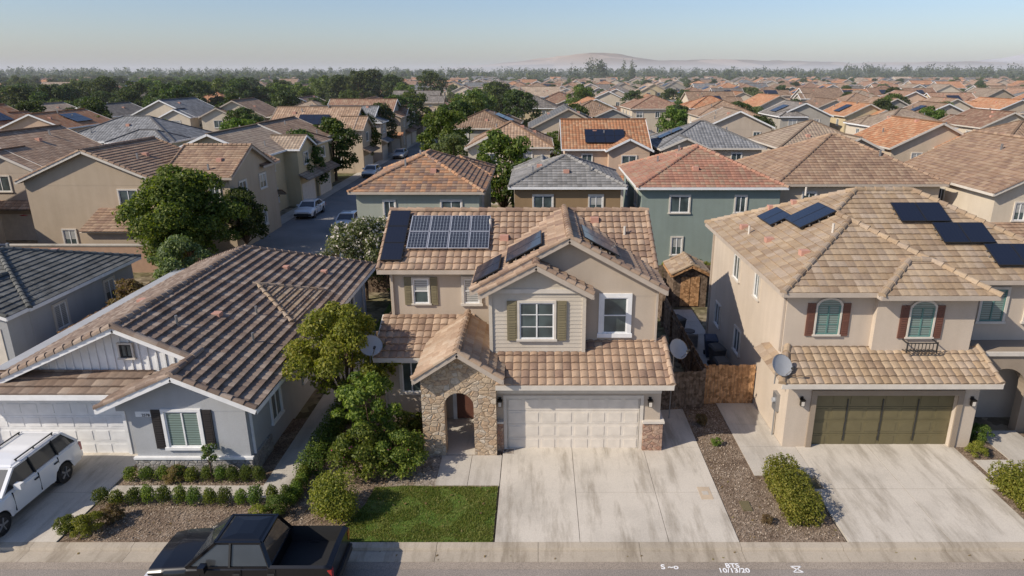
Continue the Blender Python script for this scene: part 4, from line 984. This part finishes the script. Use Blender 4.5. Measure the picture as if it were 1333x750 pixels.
# ================================================================ VEHICLES
def carpaint(name,c,coat=1,rough=.35):
    m,nt,b=newmat(name); b.inputs['Base Color'].default_value=rgba(c); b.inputs['Roughness'].default_value=rough; b.inputs['Metallic'].default_value=0
    b.inputs['Coat Weight'].default_value=coat; b.inputs['Coat Roughness'].default_value=.03; return m
carglass=glassmat('car_glass',(.012,.014,.016)); tail=plain('tail_lamp',(.35,.01,.01),.3,coat=1); head=plain('head_lamp',(.7,.7,.72),.2,coat=1)
def vehicle(name,loc,rz,Lh,hw,stations,wheels,wr,green,paint,liner=None,rails=False,ground=.32):
    g=Group(name,loc,rz)
    xs=[s[0] for s in stations]
    def interp(x,k):
        for a,b in zip(stations[:-1],stations[1:]):
            if a[0]<=x<=b[0]:
                f=(x-a[0])/(b[0]-a[0]) if b[0]>a[0] else 0; return a[k]+(b[k]-a[k])*f
        return stations[-1][k]
    X=[]; x=xs[0]
    while x<xs[-1]: X.append(x); x+=.06
    X.append(xs[-1]); X=sorted(set(X+[s[0] for s in stations]))
    verts=[];faces=[];mi=[]
    def ring(x):
        zb=ground
        for wx in wheels:
            dd=abs(x-wx); ra=wr+.07
            if dd<ra: zb=max(zb,wr+math.sqrt(ra*ra-dd*dd)*.98)
        belt,te,inn,wf=[interp(x,k) for k in (1,2,3,4)]; w=hw*wf
        zm=max(zb+.02,.62)
        flare=0
        for wx in wheels:
            if abs(x-wx)<wr+.2: flare=.02
        pts=[(w-.05+flare,zb),(w+flare,max(zb+.01,zm)),(w-.005,(zm+belt)/2 if belt>zm else zm+.02),(w-.035,belt),(w-.10,te),(w-.16,inn),(w*.45,inn+(.025 if inn>=te-.01 else 0)),(0,inn+(.04 if inn>=te-.01 else 0))]
        return [(x,-y,z) for y,z in pts]+[(x,y,z) for y,z in pts[::-1][1:]]
    for x in X: verts+=ring(x)
    n=15
    for i in range(len(X)-1):
        for j in range(n-1):
            a=i*n+j; faces.append((a,a+1,a+n+1,a+n)); xm=(X[i]+X[i+1])/2
            mi.append(1 if (liner and liner<xm<xs[-1]-.16 and j in (4,5,6,7,8,9)) else 0)
    faces.append(tuple(range(n))); mi.append(0); faces.append(tuple(range((len(X)-1)*n,len(X)*n))[::-1]); mi.append(0)
    me=bpy.data.meshes.new('body'); me.from_pydata(verts,[],faces); me.materials.append(paint); me.materials.append(M['black']); me.polygons.foreach_set('material_index',mi)
    me.polygons.foreach_set('use_smooth',[True]*len(faces)); me.update(); me.set_sharp_from_angle(angle=math.radians(32))
    o=bpy.data.objects.new('body',me); COL.objects.link(o); o.parent=g.e
    g['underbody'].box(xs[0]+.15,xs[-1]-.15,-hw+.2,hw-.2,.25,.6,M['black'])
    for wx in wheels: g['underbody'].box(wx-wr-.06,wx+wr+.06,-hw+.12,hw-.12,.35,.70,M['black'])
    bx0,bx1,bz,bw,rx0,rx1,rzz,rw,pil=green
    B=[V((bx0,-bw,bz)),V((bx1,-bw,bz)),V((bx1,bw,bz)),V((bx0,bw,bz))]; T=[V((rx0,-rw,rzz-.05)),V((rx1,-rw,rzz-.05)),V((rx1,rw,rzz-.05)),V((rx0,rw,rzz-.05))]
    G=g['glasshouse']
    for i in range(4): G.face([B[i],B[(i+1)%4],T[(i+1)%4],T[i]],carglass)
    Rf=g['roof_panel']; T2=[V((rx0+.12,-rw+.1,rzz)),V((rx1-.1,-rw+.1,rzz)),V((rx1-.1,rw-.1,rzz)),V((rx0+.12,rw-.1,rzz))]
    T3=[V((rx0+.45,-rw+.3,rzz+.02)),V((rx1-.35,-rw+.3,rzz+.02)),V((rx1-.35,rw-.3,rzz+.02)),V((rx0+.45,rw-.3,rzz+.02))]
    for i in range(4): Rf.face([T[i],T[(i+1)%4],T2[(i+1)%4],T2[i]],paint); Rf.face([T2[i],T2[(i+1)%4],T3[(i+1)%4],T3[i]],paint)
    Rf.face(T3,paint)
    PL=g['pillars']
    for i in range(4): PL.beam(B[i],T[i],.10,.08,paint); PL.beam(T[i],T[(i+1)%4],.07,.06,paint); PL.beam(B[i],B[(i+1)%4],.06,.05,paint)
    for f in pil:
        for sy in (-1,1):
            a=V((bx0+(bx1-bx0)*f,sy*bw,bz)); t=(a.x-rx0)/(rx1-rx0); t=min(max(t,0.02),.98); b=V((rx0+(rx1-rx0)*t,sy*rw,rzz-.05)); PL.beam(a,b,.05,.09,M['black'])
    if rails:
        for sy in (-1,1):
            g['roof_rails'].beam((rx0+.3,sy*(rw-.1),rzz+.07),(rx1-.2,sy*(rw-.1),rzz+.07),.035,.035,M['darkmetal'])
            for xx in (rx0+.35,(rx0+rx1)/2,rx1-.25): g['roof_rails'].beam((xx,sy*(rw-.1),rzz-.02),(xx,sy*(rw-.1),rzz+.07),.035,.035,M['darkmetal'])
    for wx in wheels:
        for sy in (-1,1):
            w=g['wheels']; y0=sy*(hw-.22); y1=sy*(hw-.01)
            w.tube((wx,y0,wr),(wx,y1,wr),wr,wr,M['black'],28); w.tube((wx,y1-sy*.01,wr),(wx,y1+sy*.006,wr),wr*.66,wr*.62,M['darkmetal'],24)
            for k in range(5):
                a=k*2*math.pi/5; w.beam((wx,y1+sy*.012,wr),(wx+math.cos(a)*wr*.6,y1+sy*.008,wr+math.sin(a)*wr*.6),.03,.06,M['metal'])
            w.tube((wx,y1,wr),(wx,y1+sy*.02,wr),wr*.14,wr*.14,M['metal'],12)
    x0,x1=xs[0],xs[-1]; hb=interp(x0+.1,1)
    for sy in (-1,1):
        yy=sy*hw*.80
        g['head_lamps'].box(x0-.012,x0+.22,yy-.14,yy+.14,hb-.2,hb-.07,head)
        g['tail_lamps'].box(x1-.10,x1+.012,sy*(hw-.12)-.08,sy*(hw-.12)+.08,interp(x1-.1,1)-.35,interp(x1-.1,1)-.05,tail)
        g['mirrors'].box(bx0+.45,bx0+.62,sy*(hw+.09)-.11,sy*(hw+.09)+.11,bz+.02,bz+.2,paint)
        for hx in (bx0+1.25,bx0+2.15): g['door_handles'].box(hx,hx+.18,sy*(hw+.005)-.02,sy*(hw+.005)+.02,bz-.17,bz-.13,M['darkmetal'])
        for hx in (bx0+.35,bx0+1.45,bx0+2.35): g['door_gaps'].box(hx,hx+.012,sy*(hw-.02)-.024,sy*(hw-.02)+.024,.42,bz-.02,M['black'])
    g['grille'].box(x0-.02,x0+.05,-hw*.6,hw*.6,hb-.4,hb-.1,M['darkmetal']); g['bumper'].box(x0-.05,x0+.1,-hw*.9,hw*.9,.36,.56,paint if rails else M['darkmetal']); g['bumper'].box(x1-.08,x1+.07,-hw*.9,hw*.9,.40,.60,paint if rails else M['darkmetal'])
    g.done()
    return g
black=carpaint('car_paint_black',(.004,.004,.005),.35,.28); white=carpaint('car_paint_white',(.80,.80,.79))
vehicle('pickup_truck',(-7.95,15.6,0),0,5.2,.92,
 [(-2.35,.82,.87,.89,.86),(-2.27,.97,1.03,1.05,.95),(-1.9,1.02,1.09,1.11,1),(-1.2,1.07,1.14,1.16,1),(-.8,1.09,1.14,1.16,1),(.88,1.10,1.14,1.16,1),(.93,1.15,1.2,.72,1),(2.38,1.15,1.2,.72,1),(2.42,1.15,1.2,1.2,.99),(2.55,1.1,1.15,1.15,.97)],
 (-1.5,1.6),.38,(-1.25,.95,1.14,.82,-.52,.70,1.76,.58,(.52,)),black,.93)
vehicle('white_suv',(-17.0,18.85,.125),math.pi/2-.02,4.7,.92,
 [(-2.35,.75,.8,.82,.80),(-2.25,.88,.94,.96,.92),(-1.8,.95,1.02,1.04,1),(-1.0,1.0,1.07,1.09,1),(2.0,1.05,1.1,1.12,1),(2.3,1.02,1.1,1.12,.96),(2.38,.95,1.0,1.0,.92)],
 (-1.42,1.38),.35,(-1.15,2.28,1.07,.82,-.35,1.85,1.66,.66,(.42,.72)),white,None,True)
cols=[carpaint('car_paint_%d'%i,c) for i,c in enumerate([(.5,.5,.5),(.05,.07,.12),(.7,.7,.7),(.02,.02,.02)])]
for i,(x,y) in enumerate(((-17.0,60),(-17.0,70),(-22.3,66),(-17,98),(-22.3,112),(-17,130),(-22.3,92))):
    vehicle('parked_car',(x,y,0),math.pi/2,4.6,.9,[(-2.3,.65,.7,.72,.85),(-2.0,.8,.86,.88,1),(-.9,.88,.95,.97,1),(1.6,.92,.98,1.0,1),(2.25,.9,.96,.98,.93),(2.3,.7,.72,.72,.9)],(-1.4,1.35),.33,(-1.0,1.8,.95,.78,-.3,1.1,1.45,.62,(.5,)),cols[i%4])
# ================================================================ LIGHT / WORLD / HAZE
d=V((.74,.38,-.60)).normalized(); el=math.asin(-d.z); az=math.atan2(-d.x,-d.y)
sl_=bpy.data.lights.new('sun','SUN'); sl_.energy=5.0; sl_.angle=math.radians(.5); sl_.color=(1,.90,.76)
so=bpy.data.objects.new('sun',sl_); COL.objects.link(so); so.rotation_euler=d.to_track_quat('-Z','Y').to_euler(); so.location=(-30,-20,40)
w=bpy.data.worlds.new('World'); scene.world=w; w.use_nodes=True; nt=w.node_tree; bg=nt.nodes['Background']
sk=nt.nodes.new('ShaderNodeTexSky'); sk.sky_type='NISHITA'; sk.sun_disc=False; sk.sun_elevation=el; sk.sun_rotation=az; sk.air_density=1.0; sk.dust_density=.8; sk.ozone_density=4.5
tn=mul(nt,sk.outputs[0],(1.03,.98,1.03))
nt.links.new(tn,bg.inputs[0]); bg.inputs[1].default_value=.13
hz=bpy.data.materials.new('haze'); hz.use_nodes=True; nt=hz.node_tree; nt.nodes.clear(); om=nt.nodes.new('ShaderNodeOutputMaterial'); vs_=nt.nodes.new('ShaderNodeVolumeScatter'); vs_.inputs['Density'].default_value=.00036; vs_.inputs['Color'].default_value=(.94,.97,1,1); vs_.inputs['Anisotropy'].default_value=.0
nt.links.new(vs_.outputs[0],om.inputs['Volume'])
mb=MB(); mb.box(-4500,4500,90,6000,-2,42,hz); mb.obj('haze')
cam=bpy.data.cameras.new('camera'); co=bpy.data.objects.new('camera',cam); COL.objects.link(co); scene.camera=co
p=math.radians(17.66); co.location=(0,0,13.5); co.rotation_euler=(math.pi/2-p,0,0)
cam.sensor_width=36; cam.lens=36*889/1333; cam.shift_x=-(34)/1333; cam.clip_end=20000; cam.clip_start=.1
scene.view_settings.view_transform='Standard'; scene.view_settings.look='None'; scene.view_settings.exposure=0
print('houses',nh,'build time',time.time()-T0)
